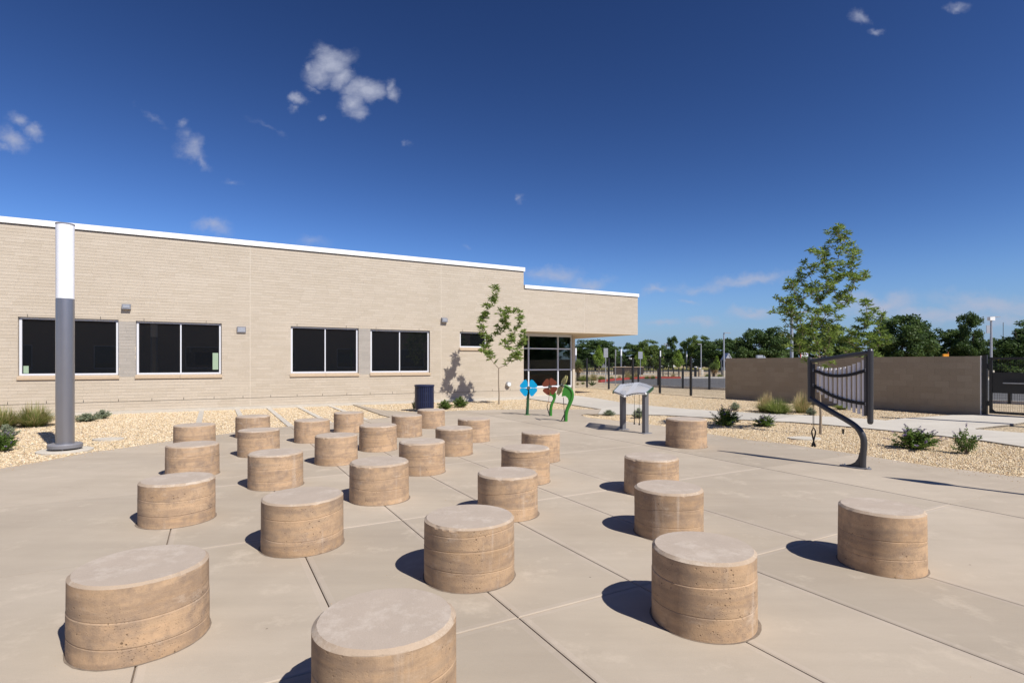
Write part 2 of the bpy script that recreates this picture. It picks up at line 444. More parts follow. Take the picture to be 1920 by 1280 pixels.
M['white'] = simple('white_paint', (.80, .79, .76), .5)
M['rooftan'] = simple('tan_roof', (.42, .32, .22), .9, nscale=3, namt=.15)
M['orange'] = simple('orange_plastic', (.62, .25, .01), .4)
M['yellow'] = simple('yellow_paint', (.60, .46, .03), .5)
M['sofa'] = simple('rust_upholstery', (.40, .10, .045), .8)
M['room'] = simple('dark_room', (.035, .038, .04), .9)
M['lobby'] = simple('lobby_walls', (.32, .33, .29), .9, nscale=1.5, namt=.3)
M['signred'] = simple('sign_red', (.5, .04, .05), .5)
M['signgreen'] = simple('sign_green', (.08, .22, .10), .5)
M['signpurple'] = simple('sign_purple', (.20, .12, .35), .5)
def grass_ground():
    m, nt, b = new_mat('dry_lawn'); k = NT(nt); w = k.coord('World')
    c = k.ramp(k.noise(w, .12, 5, .6), [(.3, (.16, .16, .045)), (.55, (.23, .21, .075)), (.75, (.32, .27, .13))])
    c = k.vary(c, k.noise(w, 3, 4), .3)
    k.l(c, b.inputs['Base Color']); b.inputs['Roughness'].default_value = .95; b.inputs['Specular IOR Level'].default_value = .1
    return m
M['lawn'] = grass_ground()
def leaf_mat(name, stops, trans=.35, rough=.55):
    m, nt, b = new_mat(name); k = NT(nt)
    c = k.ramp(k.attr('rnd'), stops)
    k.l(c, b.inputs['Base Color']); b.inputs['Roughness'].default_value = rough; b.inputs['Specular IOR Level'].default_value = .3
    t = k.n('ShaderNodeBsdfTranslucent'); hs_ = k.n('ShaderNodeHueSaturation'); k.l(c, hs_.inputs['Color']); hs_.inputs['Value'].default_value = 1.5; k.l(hs_.outputs[0], t.inputs[0])
    mx = k.n('ShaderNodeMixShader'); mx.inputs[0].default_value = trans
    k.l(b.outputs[0], mx.inputs[1]); k.l(t.outputs[0], mx.inputs[2]); k.l(mx.outputs[0], nt.nodes['Material Output'].inputs[0])
    return m
M['ash'] = leaf_mat('ash_leaf', [(0, (.10, .150, .030)), (.5, (.165, .235, .046)), (1, (.28, .345, .085))])
M['elm'] = leaf_mat('elm_leaf', [(0, (.038, .070, .020)), (.5, (.062, .105, .028)), (1, (.11, .165, .042))], .3)
M['elm2'] = leaf_mat('pale_leaf', [(0, (.075, .115, .025)), (.5, (.115, .165, .036)), (1, (.18, .235, .06))], .3)
M['lime'] = leaf_mat('lime_leaf', [(0, (.13, .20, .03)), (.5, (.19, .28, .045)), (1, (.27, .36, .07))], .35)
M['sage'] = leaf_mat('silver_leaf', [(0, (.16, .195, .12)), (.5, (.25, .295, .19)), (1, (.36, .40, .28))], .2, .8)
M['shrub'] = leaf_mat('shrub_leaf', [(0, (.06, .11, .022)), (.5, (.12, .19, .038)), (1, (.21, .29, .075))], .3)
M['grassgreen'] = leaf_mat('green_blade', [(0, (.10, .145, .03)), (.55, (.20, .245, .06)), (1, (.46, .42, .20))], .3)
M['grasstan'] = leaf_mat('straw_blade', [(0, (.30, .23, .10)), (.6, (.46, .36, .19)), (1, (.62, .52, .32))], .3)
M['flower'] = leaf_mat('purple_floret', [(0, (.07, .05, .09)), (.5, (.16, .12, .22)), (1, (.33, .27, .42))], .2)
M['bark'] = simple('bark', (.28, .225, .165), .9, nscale=25, namt=.3, bump=.4)
M['darkbark'] = simple('dark_bark', (.07, .05, .035), .95, nscale=10, namt=.3)
M['yuccaskirt'] = simple('dead_yucca_leaves', (.33, .22, .10), .9, nscale=14, namt=.4)
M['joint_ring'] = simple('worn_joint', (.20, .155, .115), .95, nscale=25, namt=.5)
M['fascia_dull'] = simple('joint_caulk', (.62, .55, .45), .8)

# ================================================================== GROUND
U = Vector((.8756, .4830, 0)); V = Vector((-.4830, .8756, 0))      # along and away from the long facade
def uv(u, v, z=0.): return U * u + V * v + Vector((0, 0, z))
def flat(name, poly, z, mat, kind='structure', thick=0.0, label=None, cat=None):
    mb = MB()
    if thick: mb.prism([(p[0], p[1]) for p in poly], z - thick, z)
    else: mb.add([(p[0], p[1], z) for p in poly], [tuple(range(len(poly)))])
    return tag(mb.build(name, M[mat]), label, cat, kind=kind)
def clip(poly, a, b, c):
    """keep the part of poly where a*x+b*y<=c"""
    out = []
    for i in range(len(poly)):
        p, q = poly[i], poly[(i+1) % len(poly)]
        dp, dq = a*p[0]+b*p[1]-c, a*q[0]+b*q[1]-c
        if dp <= 0: out.append(p)
        if dp * dq < 0:
            t = dp / (dp - dq); out.append((p[0]+(q[0]-p[0])*t, p[1]+(q[1]-p[1])*t))
    return out
def pts(*xy): return [tuple(G(x, y)[:2]) for x, y in xy]

flat('ground', [(-1500, -600), (1500, -600), (1500, 2600), (-1500, 2600)], -.060, 'gravel')

PLAZA = ([(-9.5, -6), (-8.9, 0), (-8.2, 3), (-7.75, 6)] +
         pts((0,878),(87.5,863),(162.5,848.5),(240,838),(280,832),(345,822.5),(407,815),(440,810),(485,805),(530,800),(600,793.5),(682.5,786.5),(733,781.7),
             (715,777),(661.7,758),(668,758),(712,768),(765,772),(835,770.5),(903,768.2),(987,767),(1050,767.3),(1126.6,766.6),(1120,775.5),(1095,775.7),
             (1088,777.5),(1103,782.5),(1164,788.7),(1214,794.7),(1247,799),(1327,812.7),(1411,825),(1480,832),(1528,840),(1613,851.7),(1660,859.8),(1747,873.4),(1833,883.5),(1920,894.4)) +
         [(8.6, 6.6), (10.5, 5.0), (12, 2), (12, -6)])
plaza = flat('plaza', PLAZA, -.014, 'subbase', thick=.04)
US = [-40, -.36, .665, 1.68, 2.68, 3.655, 4.68, 7.31, 10.2, 40]
VS = [-40, -2.4, .45, 2.96, 5.37, 7.96, 10.5, 13.05, 15.6, 40]
nslab = 0
for i in range(len(US)-1):
    for j in range(len(VS)-1):
        gu, gv = .0045, .003
        c = PLAZA
        c = clip(c, U.x, U.y, US[i+1]-gu); c = clip(c, -U.x, -U.y, -(US[i]+gu)) if c else c
        c = clip(c, V.x, V.y, VS[j+1]-gv) if c else c; c = clip(c, -V.x, -V.y, -(VS[j]+gv)) if c else c
        if len(c) < 3: continue
        c2 = [c[0]]
        for p in c[1:]:
            if (Vector(p) - Vector(c2[-1])).length > .004: c2.append(p)
        area = abs(sum(c2[a][0]*c2[(a+1) % len(c2)][1]-c2[(a+1) % len(c2)][0]*c2[a][1] for a in range(len(c2))))/2
        if area < .03: continue
        ctr = Vector((sum(p[0] for p in c2)/len(c2), sum(p[1] for p in c2)/len(c2)))
        mb = MB()
        full = len(c2) == 4 and 0 < i < len(US)-2 and 0 < j < len(VS)-2
        if full:   # eased edges
            # order corners, inset top ring
            cs = [Vector(p) for p in c2]
            ar = sum(cs[a].x*cs[(a+1)%4].y-cs[(a+1)%4].x*cs[a].y for a in range(4))
            if ar < 0: cs = cs[::-1]
            inn = []
            for a in range(4):
                e1 = (cs[a]-cs[a-1]).normalized(); e2 = (cs[(a+1)%4]-cs[a]).normalized()
                inn.append(cs[a] + (e2 - e1) * .009)
            in2 = []
            for a in range(4):
                e1 = (cs[a]-cs[a-1]).normalized(); e2 = (cs[(a+1)%4]-cs[a]).normalized()
                in2.append(cs[a] + (e2 - e1) * .046)
            v = [(p.x,p.y,-.016) for p in cs]+[(p.x,p.y,-.004) for p in cs]+[(p.x,p.y,0) for p in inn]
            v += [(p.x,p.y,0) for p in in2]
            mb.add(v, [(12,13,14,15)], 0)
            f = [(8,9,13,12),(9,10,14,13),(10,11,15,14),(11,8,12,15)]
            for a in range(4):
                b_ = (a+1) % 4; f += [(a,b_,4+b_,4+a),(4+a,4+b_,8+b_,8+a)]
            mb.add(v, f, 1)
        else: mb.prism(c2, -.05, 0.0, bottom=False)
        s_ = mb.build('slab', [M['plaza'], M['plaza_edge']], plaza); nslab += 1
# sandy fill in the cross joints
mb = MB()
for v_ in VS[1:-1]:
    q = [uv(-12, v_-.0035), uv(16, v_-.0035), uv(16, v_+.0035), uv(-12, v_+.0035)]
    c = [tuple(p[:2]) for p in q]
    mb.add([(p[0], p[1], -.0055) for p in c], [(0,1,2,3)])
tag(mb.build('joint_fill', M['joint_sand'], plaza), kind='stuff')

# strips of concrete running from the facade footing to the plaza
DF = 21.15   # distance of the facade face along V
UF0 = (-13.51)*.8756 + 16.66*.4830
for s_, vend in ((3.44, 14.9), (4.5, 15.2), (5.5, 14.6), (6.51, 15.2), (7.59, 15.3)):
    a, b = UF0 + s_ - .07, UF0 + s_ + .07
    e = {3.44: 14.0, 4.5: 14.15, 5.5: 14.15, 6.51: 14.3, 7.59: 14.55}[s_]
    q = [uv(a, e), uv(b, e), uv(b, DF-.13), uv(a, DF-.13)]
    flat('drain_strip', [tuple(p[:2]) for p in q], -.006, 'path', thick=.05)

PATH = pts((985,746),(990,733),(1040,737),(1072,740),(1120,746.5),(1164,753.6),(1180,756.4),(1280,765.8),(1367,771),(1474,776),(1602,783),(1660,787.5),(1700,783),(1741,780.4),(1786,777.5),(1842,777.6),(1850,778)) + \
       [(15.3, 15.25)] + pts((1920,790.5),(1890,795.5),(1862,798),(1829,801.6),(1829,804),(1920,811)) + [(13.6, 10.9), (11.6, 8.75)] + \
       pts((1920,836.8),(1841,824.6),(1755,815),(1663,805.7),(1602,800),(1535,794),(1480,790),(1414,787),(1327,782),(1249,777.5),(1214,776.7),(1164,776),(1121,775.3),(1127.5,766.5),(1060,756.5),(997,747.5))
footpath = flat('footpath', PATH, -.014, 'subbase', thick=.03)
pa, pb = Vector(G(1100, 755)[:2]), Vector(G(1800, 806)[:2])
pd = (pb-pa).normalized(); base0 = pd.dot(pa)
e_ = [base0 - 9] + [base0 + 1.9*k for k in range(-3, 12)] + [base0 + 40]
for k_ in range(len(e_)-1):
    c = clip(PATH, pd.x, pd.y, e_[k_+1]-.004); c = clip(c, -pd.x, -pd.y, -(e_[k_]+.004)) if c else c
    if len(c) < 3: continue
    mb = MB(); mb.prism(c, -.05, -.001, bottom=False); mb.build('slab', M['path'], footpath)

# ---- gravel beds: loose stones over the ground
def gravel_bed(name, poly, density, seed):
    me = bpy.data.meshes.new(name)
    from mathutils.geometry import tessellate_polygon
    tris = tessellate_polygon([[Vector((p[0], p[1], 0)) for p in poly]])
    me.from_pydata([(p[0], p[1], -.034) for p in poly], [], [tuple(t) for t in tris])
    me.materials.append(M['gravel'])
    for p in me.polygons:
        if p.normal.z < 0: p.flip()
    o = link(name, me); tag(o, kind='stuff')
    ng = bpy.data.node_groups.new(name + '_scatter', 'GeometryNodeTree')
    ng.interface.new_socket('Geometry', in_out='INPUT', socket_type='NodeSocketGeometry')
    ng.interface.new_socket('Geometry', in_out='OUTPUT', socket_type='NodeSocketGeometry')
    N, L = ng.nodes, ng.links
    gi, go = N.new('NodeGroupInput'), N.new('NodeGroupOutput')
    d = N.new('GeometryNodeDistributePointsOnFaces'); d.inputs['Density'].default_value = density; d.inputs['Seed'].default_value = seed
    ico = N.new('GeometryNodeMeshIcoSphere'); ico.inputs['Radius'].default_value = .0155; ico.inputs['Subdivisions'].default_value = 1
    sm = N.new('GeometryNodeSetMaterial'); sm.inputs['Material'].default_value = M['stone']
    ins = N.new('GeometryNodeInstanceOnPoints')
    rv = N.new('FunctionNodeRandomValue'); rv.data_type = 'FLOAT_VECTOR'; rv.inputs[0].default_value = (0,0,0); rv.inputs[1].default_value = (6.28,6.28,6.28)
    rs = N.new('FunctionNodeRandomValue'); rs.data_type = 'FLOAT_VECTOR'; rs.inputs[0].default_value = (.7,.55,.45); rs.inputs[1].default_value = (1.75,1.25,1.0)
    j = N.new('GeometryNodeJoinGeometry')
    L.new(gi.outputs[0], d.inputs['Mesh']); L.new(d.outputs['Points'], ins.inputs['Points'])
    L.new(ico.outputs['Mesh'], sm.inputs['Geometry']); L.new(sm.outputs[0], ins.inputs['Instance'])
    L.new(rv.outputs[0], ins.inputs['Rotation']); L.new(rs.outputs[0], ins.inputs['Scale'])
    L.new(ins.outputs[0], j.inputs[0]); L.new(gi.outputs[0], j.inputs[0]); L.new(j.outputs[0], go.inputs[0])
    md = o.modifiers.new('scatter', 'NODES'); md.node_group = ng
    return o
BED_R = pts((1089,777.2),(1095,776),(1164,776.3),(1214,777),(1249,777.8),(1327,782.3),(1414,787.3),(1480,790.3),(1535,794.3),(1602,800.3),(1663,806),(1755,815.4),(1841,825),(1920,837.2)) + \
        [(13.0, 8.1), (8.7, 6.6)] + pts((1920,894.2),(1833,883.3),(1747,873.2),(1660,859.6),(1613,851.5),(1528,839.8),(1480,831.8),(1411,824.8),(1327,812.5),(1247,798.8),(1214,794.5),(1164,788.5),(1103,782.3))
gravel_bed('gravel_bed', BED_R, 1050, 1)
BED_L = [tuple(p[:2]) for p in (uv(UF0-6, DF-.12), uv(UF0-6, 8.0))] + [(-8.8, 6.0), (-7.78, 6.05)] + \
        pts((0,877.8),(87.5,862.8),(162.5,848.3),(240,837.8),(280,831.8),(345,822.3),(407,814.8),(440,809.8),(485,804.8),(530,799.8),(600,793.3),(682.5,786.3),(732,781.7),(715,776.5),(661.5,757.9))
gravel_bed('gravel_bed', BED_L, 520, 2)
BED_W = pts((669,758),(712,767.8),(765,771.8),(835,770.3),(903,768),(987,766.8),(1050,767.1),(1126,766.2),(1060,756.8),(997,747.7),(985,746.4),(975,747.6))
gravel_bed('gravel_bed', BED_W, 380, 3)
BED_F = pts((1000,734.5),(1040,736.6),(1072,739.6),(1120,746),(1164,753.2),(1280,765.4),(1367,770.6),(1474,775.6),(1602,782.6),(1660,787),(1700,782.5),(1741,780),(1786,777))[::1] + [(9.7, 24.4), (4.9, 35.6), (2.5, 33)]
gravel_bed('gravel_bed', BED_F, 230, 4)

# ---- far ground: driveway, kerbs, verges, lawn
ROAD = [(7.4,45.2),(9.7,36.9),(12.9,32.85),(20,22.1),(25,14.4),(60,14.4),(60,50),(34,52),(22,56.2),(13.9,56.4),(9.9,50.5)]
flat('driveway', ROAD, -.048, 'asphalt')
def kerb(name, line, w, h, mat):
    mb = MB()
    for a, b in zip(line[:-1], line[1:]):
        a, b = Vector((a[0], a[1], h/2-.05)), Vector((b[0], b[1], h/2-.05))
        mb.bar(a, b, w, h+.04, 0)
    return tag(mb.build(name, M[mat]), kind='structure')
kerb('near_kerb', [(8.6,40.6),(9.6,36.7),(12.8,32.65),(19.9,21.9),(24.9,14.2)], .18, .10, 'kerb')
kerb('red_kerb', [(7.3,45.2),(9.8,50.6),(13.8,56.6)], .22, .17, 'redkerb')
kerb('red_kerb', [(13.8,56.6),(17.6,56.6)], .22, .17, 'redkerb')
kerb('far_kerb', [(17.9,56.5),(22,56.4),(34,52.3),(60,50.3)], .22, .15, 'kerb')
flat('side_walk', [(17.9,57),(22.2,57),(34,53),(60,51),(60,53.2),(34,55),(22,59),(17.9,59.2)], -.03, 'path')
flat('bike_pad', [(8,74),(16,72),(24,82),(10,86)], -.04, 'path')
flat('far_street', [(-60,104),(140,88),(140,99),(-60,118)], -.045, 'asphalt')
flat('lawn', [(-200,122),(220,100),(420,430),(-400,470)], -.04, 'lawn')

# ================================================================== SEATS
DR = [
 ('d1', -2.163,3.164,.349,.430,'nearest seat at the bottom left, looking very wide with a slanted oval top'),
 ('d2', -.576,2.469,.325,.450,'front seat cut off by the bottom edge of the photo'),
 ('d3', -.321,4.094,.343,.446,'seat right behind the front one that the photo edge cuts off'),
 ('d4', 1.200,3.398,.319,.453,'large seat in the right foreground, nearest of three standing close in a row'),
 ('d5', 2.933,4.305,.300,.462,'rightmost seat, standing alone nearest to the right edge'),
 ('d6', -3.418,5.537,.345,.421,'wide-looking seat directly behind the nearest bottom-left one'),
 ('d7', -1.844,4.777,.346,.435,'large seat left of centre, between the two nearest seats and farther back'),
 ('d8', -1.562,6.384,.345,.445,'seat behind the right shoulder of the large one left of centre'),
 ('d9', -.047,5.744,.325,.440,'front seat of the diagonal of three in the middle of the plaza'),
 ('d10', .183,7.354,.333,.452,'middle seat of the diagonal of three in the middle of the plaza'),
 ('d11', .469,8.908,.320,.461,'hindmost seat of the diagonal of three in the middle of the plaza'),
 ('d12', 1.477,5.108,.318,.434,'middle seat of the three standing close in a row on the right'),
 ('d13', 1.726,6.712,.331,.441,'hindmost of the three seats standing close in a row on the right'),
 ('d14', 3.346,10.399,.380,.527,'tallest seat, standing alone at the gravel edge right of the tube table'),
 ('d15', -3.088,7.078,.337,.434,'seat behind the left shoulder of the large one left of centre'),
 ('d16', -4.575,7.760,.340,.440,'second seat back in the leftmost column, just ahead of the gravel-edge one'),
 ('d17', -5.904,10.073,.345,.450,'hindmost seat of the leftmost column, its back against the gravel'),
 ('d18', -4.413,9.437,.339,.437,'seat one row in front of the small-looking gravel-edge seat, left back'),
 ('d19', -5.613,11.732,.344,.450,'seat against the gravel just left of the third pale strip from the left'),
 ('d20', -4.080,11.050,.348,.438,'back seat at the plaza end of the third and fourth pale strips'),
 ('d21', -2.819,8.692,.331,.445,'seat left of centre in the cluster, a dark joint line starting at its foot'),
 ('d22', -3.785,12.549,.337,.450,'seat against the gravel just left of the wedge of paving by the bin'),
 ('d23', -2.474,10.010,.344,.453,'seat in the heart of the back cluster, surrounded by other seats on all sides'),
 ('d24', -2.304,11.861,.335,.455,'back seat whose right side overlaps the seat beside the blue bin'),
 ('d25', -1.320,7.954,.340,.454,'seat just behind and right of the one behind the large centre-left seat'),
 ('d26', -2.007,13.430,.344,.440,'farthest seat, right beside the blue litter bin'),
 ('d27', -1.020,9.533,.332,.459,'seat in the back right of the cluster, overlapping the one behind its right side'),
 ('d28', -.784,11.123,.333,.454,'back right seat of the cluster, nearest to the blue flower and small tree'),
]
def make_drum(r, h, seed):
    rr = random.Random(seed)
    N = 112
    seams = []
    z = h * rr.uniform(.22, .36)
    while z < h * .86:
        seams.append((z, rr.uniform(-.5, .5) * .055, rr.uniform(0, 6.28), rr.uniform(0, .006), rr.uniform(0, 6.28)))
        z += h * rr.uniform(.25, .40)
    rows = [(-.03, 0, 0)]      # (height key, seam index or None, radius offset)
    keys = []
    def zf(sx, th):
        z0, a, ph, a2, ph2 = sx
        return z0 + a * math.sin(th + ph) + a2 * math.sin(3*th + ph2)
    rings = []
    band = [rr.uniform(-.0012, .0012) for _ in range(len(seams)+1)]
    flare = rr.choice([.001, .003, .006])
    rings.append(('abs', -.03, band[0])); rings.append(('abs', .03, band[0]))
    for si, sx in enumerate(seams):
        rings += [('s', si, -.006, band[si]), ('s', si, -.0012, band[si]-.0022), ('s', si, .0012, band[si+1]-.0022), ('s', si, .005, band[si+1])]
    ch = rr.uniform(.016, .023)
    rings.append(('abs', h-ch*.9-.012, band[-1])); rings.append(('abs', h-ch*.9, band[-1]))
    v, f, mi = [], [], []
    for rg in rings:
        for j in range(N):
            th = 2*math.pi*j/N
            if rg[0] == 'abs': zz, ro = rg[1], rg[2]
            else: zz, ro = max(.0, min(h-ch-.014, zf(seams[rg[1]], th) + rg[2])), rg[3]
            wob = .0018*math.sin(2*th+seed) + .0012*math.sin(5*th+seed*2)
            R_ = r + ro + wob + flare*(1-zz/h)
            v.append((R_*math.cos(th), R_*math.sin(th), zz))
    # chamfer ring and top
    nr = len(rings)
    chips = [(rr.uniform(0, 6.28), rr.uniform(.03, .10), rr.uniform(.003, .010)) for _ in range(rr.randint(5, 11))]
    def chip(th):
        d_ = 0
        for c0, w0, dp in chips:
            x_ = abs((th-c0+math.pi) % (2*math.pi) - math.pi)
            if x_ < w0: d_ = max(d_, dp*(1-(x_/w0)**2))
        return d_
    for j in range(N):
        th = 2*math.pi*j/N; c_ = chip(th); i_ = (nr-1)*N+j; x_, y_, z_ = v[i_]; q_ = 1-c_/math.hypot(x_, y_); v[i_] = (x_*q_, y_*q_, z_-c_*.8)
    for j in range(N):
        th = 2*math.pi*j/N; jit = rr.uniform(-.0022, .0022) - chip(th)*1.1
        v.append(((r-.004+jit)*math.cos(th), (r-.004+jit)*math.sin(th), h-ch*.72))
    for j in range(N):
        th = 2*math.pi*j/N; jit = rr.uniform(-.0015, .0015)
        v.append(((r-ch+jit)*math.cos(th), (r-ch+jit)*math.sin(th), h-.001))
    for k_, rad in ((0, .7), (1, .35)):
        for j in range(N):
            th = 2*math.pi*j/N; v.append((r*rad*math.cos(th), r*rad*math.sin(th), h))
    v.append((0, 0, h))
    tot_ = nr + 4
    for i in range(tot_-1):
        for j in range(N):
            f.append((i*N+j, i*N+(j+1) % N, (i+1)*N+(j+1) % N, (i+1)*N+j))
            mi.append(0 if i < nr-1 else (1 if i < nr+1 else 2))
    for j in range(N): f.append(((tot_-1)*N+j, (tot_-1)*N+(j+1) % N, tot_*N)); mi.append(2)
    me = bpy.data.meshes.new('concrete_seat'); me.from_pydata(v, [], f)
    for m_ in ('drum', 'drumedge', 'drumtop'): me.materials.append(M[m_])
    me.polygons.foreach_set('material_index', mi); me.polygons.foreach_set('use_smooth', [True]*len(f))
    try: me.set_sharp_from_angle(angle=R(20))
    except Exception: pass
    return me
for k_, (nm, x, y, r, h, lab) in enumerate(DR):
    o = link('concrete_seat', make_drum(r-.006, h, k_*3+1), None, (x, y, 0), k_*1.7)
    tag(o, lab, 'concrete seat', 'round layered concrete seats on the plaza')
    # worn joint around the foot, belongs to the paving
    mb = MB(); N = 64; rr = random.Random(k_)
    ph = rr.uniform(0, 6.28)
    vv, ff = [], []
    for j in range(N):
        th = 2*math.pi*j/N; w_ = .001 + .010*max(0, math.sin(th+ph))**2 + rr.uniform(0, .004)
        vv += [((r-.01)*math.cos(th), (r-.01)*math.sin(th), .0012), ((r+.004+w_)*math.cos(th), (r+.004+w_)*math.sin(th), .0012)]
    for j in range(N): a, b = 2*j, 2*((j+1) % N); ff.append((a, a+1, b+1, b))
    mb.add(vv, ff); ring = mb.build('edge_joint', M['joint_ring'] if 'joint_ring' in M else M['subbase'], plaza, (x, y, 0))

# ================================================================== SCHOOL BUILDING
B = empty('school_building', (-13.51, 16.66, 0), math.atan2(.4830, .8756))
tag(B, 'long single-storey buff brick building with white roof edge and dark windows', 'building')
SL, SR, SE = -7.0, 16.03, 22.77      # left end, end of tall part, end of low part
HT, HL, SOF = 5.70, 4.94, 3.02
WINS = [(-1.29, 1.145, 1.085, 2.96), (1.596, 4.031, 1.085, 2.945), (6.242, 8.681, 1.085, 2.925), (9.136, 11.574, 1.085, 2.90), (12.91, 14.204, 2.12, 2.91)]
DD = .11
mb = MB()
cuts = sorted(set([SL, SR] + [w[0] for w in WINS] + [w[1] for w in WINS]))
y0 = .0045
for a, b in zip(cuts[:-1], cuts[1:]):
    w = [w for w in WINS if abs(w[0]-a) < 1e-6]
    if w:
        w = w[0]; mb.box(a, b, y0, .35, -.05, w[2]); mb.box(a, b, y0, .35, w[3], HT)
    else: mb.box(a, b, y0, .35, -.05, HT)
mb.box(SR-.35, SR, .35, 14, -.05, HT); mb.box(SL, SL+.3, .35, 14, -.05, HT); mb.box(SL, SR, 13.7, 14, -.05, HT)
mb.box(SL, SR-.3, .3, 13.8, HT-.12, HT-.04)
mb.box(SR, SE, y0, 14, SOF+.012, HL)
mb.box(SR, 19.80, 1.62, 1.9, -.05, .35)
mb.box(19.805, 19.94, 1.52, 14, -.05, SOF+.012)
wall = mb.build('wall', M['mortar'], B)
# bricks: nearest 300 one by one, the rest joined
CH, BL, J = .0978, .440, .0055
def overl(a0, a1, b0, b1): return a0 < b1 and b0 < a1
allb = []
row = 0; z = .075
while z + CH < HT + .02:
    z1 = min(z + CH - J, HT - .004)
    off = random.Random(row*7+1).uniform(0, BL)
    s_ = SL - off
    xr = SE if z > SOF + .02 else SR
    top = HT
    while s_ < xr:
        a, b = max(s_, SL), min(s_ + BL - .0015, xr - .002)
        if z + .03 > HL - .02 and b > SR - .002: b = min(b, SR-.002)
        segs = [(a, b)]
        for w in WINS:
            if overl(z, z1, w[2]-.01, w[3]):
                ns = []
                for (p, q) in segs:
                    if overl(p, q, w[0], w[1]):
                        if p < w[0]: ns.append((p, w[0]))
                        if q > w[1]: ns.append((w[1], q))
                    else: ns.append((p, q))
                segs = ns
        for cj in (4.914, 12.064, 19.4):   # control joints
            ns = []
            for (p, q) in segs:
                if p < cj < q: ns += [(p, cj-.008), (cj+.008, q)]
                else: ns.append((p, q))
            segs = ns
        for (p, q) in segs:
            if q - p > .03: allb.append((p, q, z, z1, abs((q-p)-(BL-.0015)) < 1e-4 and abs((z1-z)-(CH-J)) < 1e-4))
        s_ += BL
    z += CH; row += 1
def dist_key(b):
    X = -13.51 + .8756*b[0]; Y = 16.66 + .483*b[0]; return X*X + Y*Y + (b[2]-1.6)**2
vis = sorted([b for b in allb if b[4] and b[0] > -1.75], key=dist_key)
single = set(id(b) for b in vis[:300])
variants = []
for k_ in range(9):
    m_ = MB(); m_.box(0, BL-.0015, -.0020, .02, 0, CH-J, 0, [.05,.2,.35,.5,.62,.7,.8,.86,.95][k_], back=False)
    variants.append(m_.mesh('brick', M['brick']))
rest = MB(); rr = random.Random(3)
def grey_zone(b): return (1.14 < (b[0]+b[1])/2 < 1.60 or 8.66 < (b[0]+b[1])/2 < 9.14) and 1.1 < b[2] < 2.9
for b in allb:
    gz = grey_zone(b)
    pr = rr.uniform(-.0008, .0012)
    if id(b) in single:
        o = link('brick', variants[8] if gz else variants[rr.randrange(8)], wall, (b[0], -pr, b[2]))
    else:
        rest.box(b[0], b[1], -.0018-pr, .02, b[2], b[3], 0, rr.uniform(.92, 1) if gz else rr.uniform(0, .88), back=False)
tag(rest.build('brickwork', M['brick'], wall), kind='stuff')
# weep slots above the base course and over the windows
mb = MB()
for k_ in range(-6, 26):
    s_ = -1.52 + .887*k_
    if SL < s_ < SR-.1: mb.box(s_-.006, s_+.006, -.006, .01, .365, .365+CH*.8)
for w in WINS:
    for t in (.09, .81): mb.box(w[0]+(w[1]-w[0])*t-.005, w[0]+(w[1]-w[0])*t+.005, -.006, .01, w[3]+.01, w[3]+CH*.85)
mb.box(SL, SR-.01, -.0045, .01, .352, .360)
tag(mb.build('weep_slots', M['black'], wall), kind='stuff')
mb = MB()
for cj, zt2 in ((4.914, HT-.02), (12.064, HT-.02)): mb.box(cj-.0075, cj+.0075, -.0035, .01, .08, zt2)
mb.box(19.4-.0075, 19.4+.0075, -.0035, .01, SOF+.02, HL-.02); mb.build('control_joint', M['fascia_dull'], wall)
mb = MB(); mb.box(SL-.1, SR+.1, -.10, .02, -.06, .068); mb.build('footing', M['footing'], B)
# white roof edge
mb = MB(); mb.box(SL, SR+.05, -.05, .42, HT+.002, HT+.175); mb.box(SR-.35, SR+.05, .42, 14, HT+.002, HT+.175)
mb.build('roof_edge', M['fascia'], B)
mb = MB(); mb.box(SR+.052, SE+.05, -.045, 14.05, HL+.002, HL+.16); mb.build('roof_edge', M['fascia'], B)
mb = MB(); mb.box(SL, SR, -.012, .005, HT-.022, HT+.0015); mb.box(SR+.004, SE+.01, -.012, .005, HL-.02, HL+.0015); mb.build('drip_edge', M['black'], B)
mb = MB(); mb.box(SR+.003, SE, .004, 14, SOF-.006, SOF+.010); sf = mb.build('soffit', M['soffit'], B)
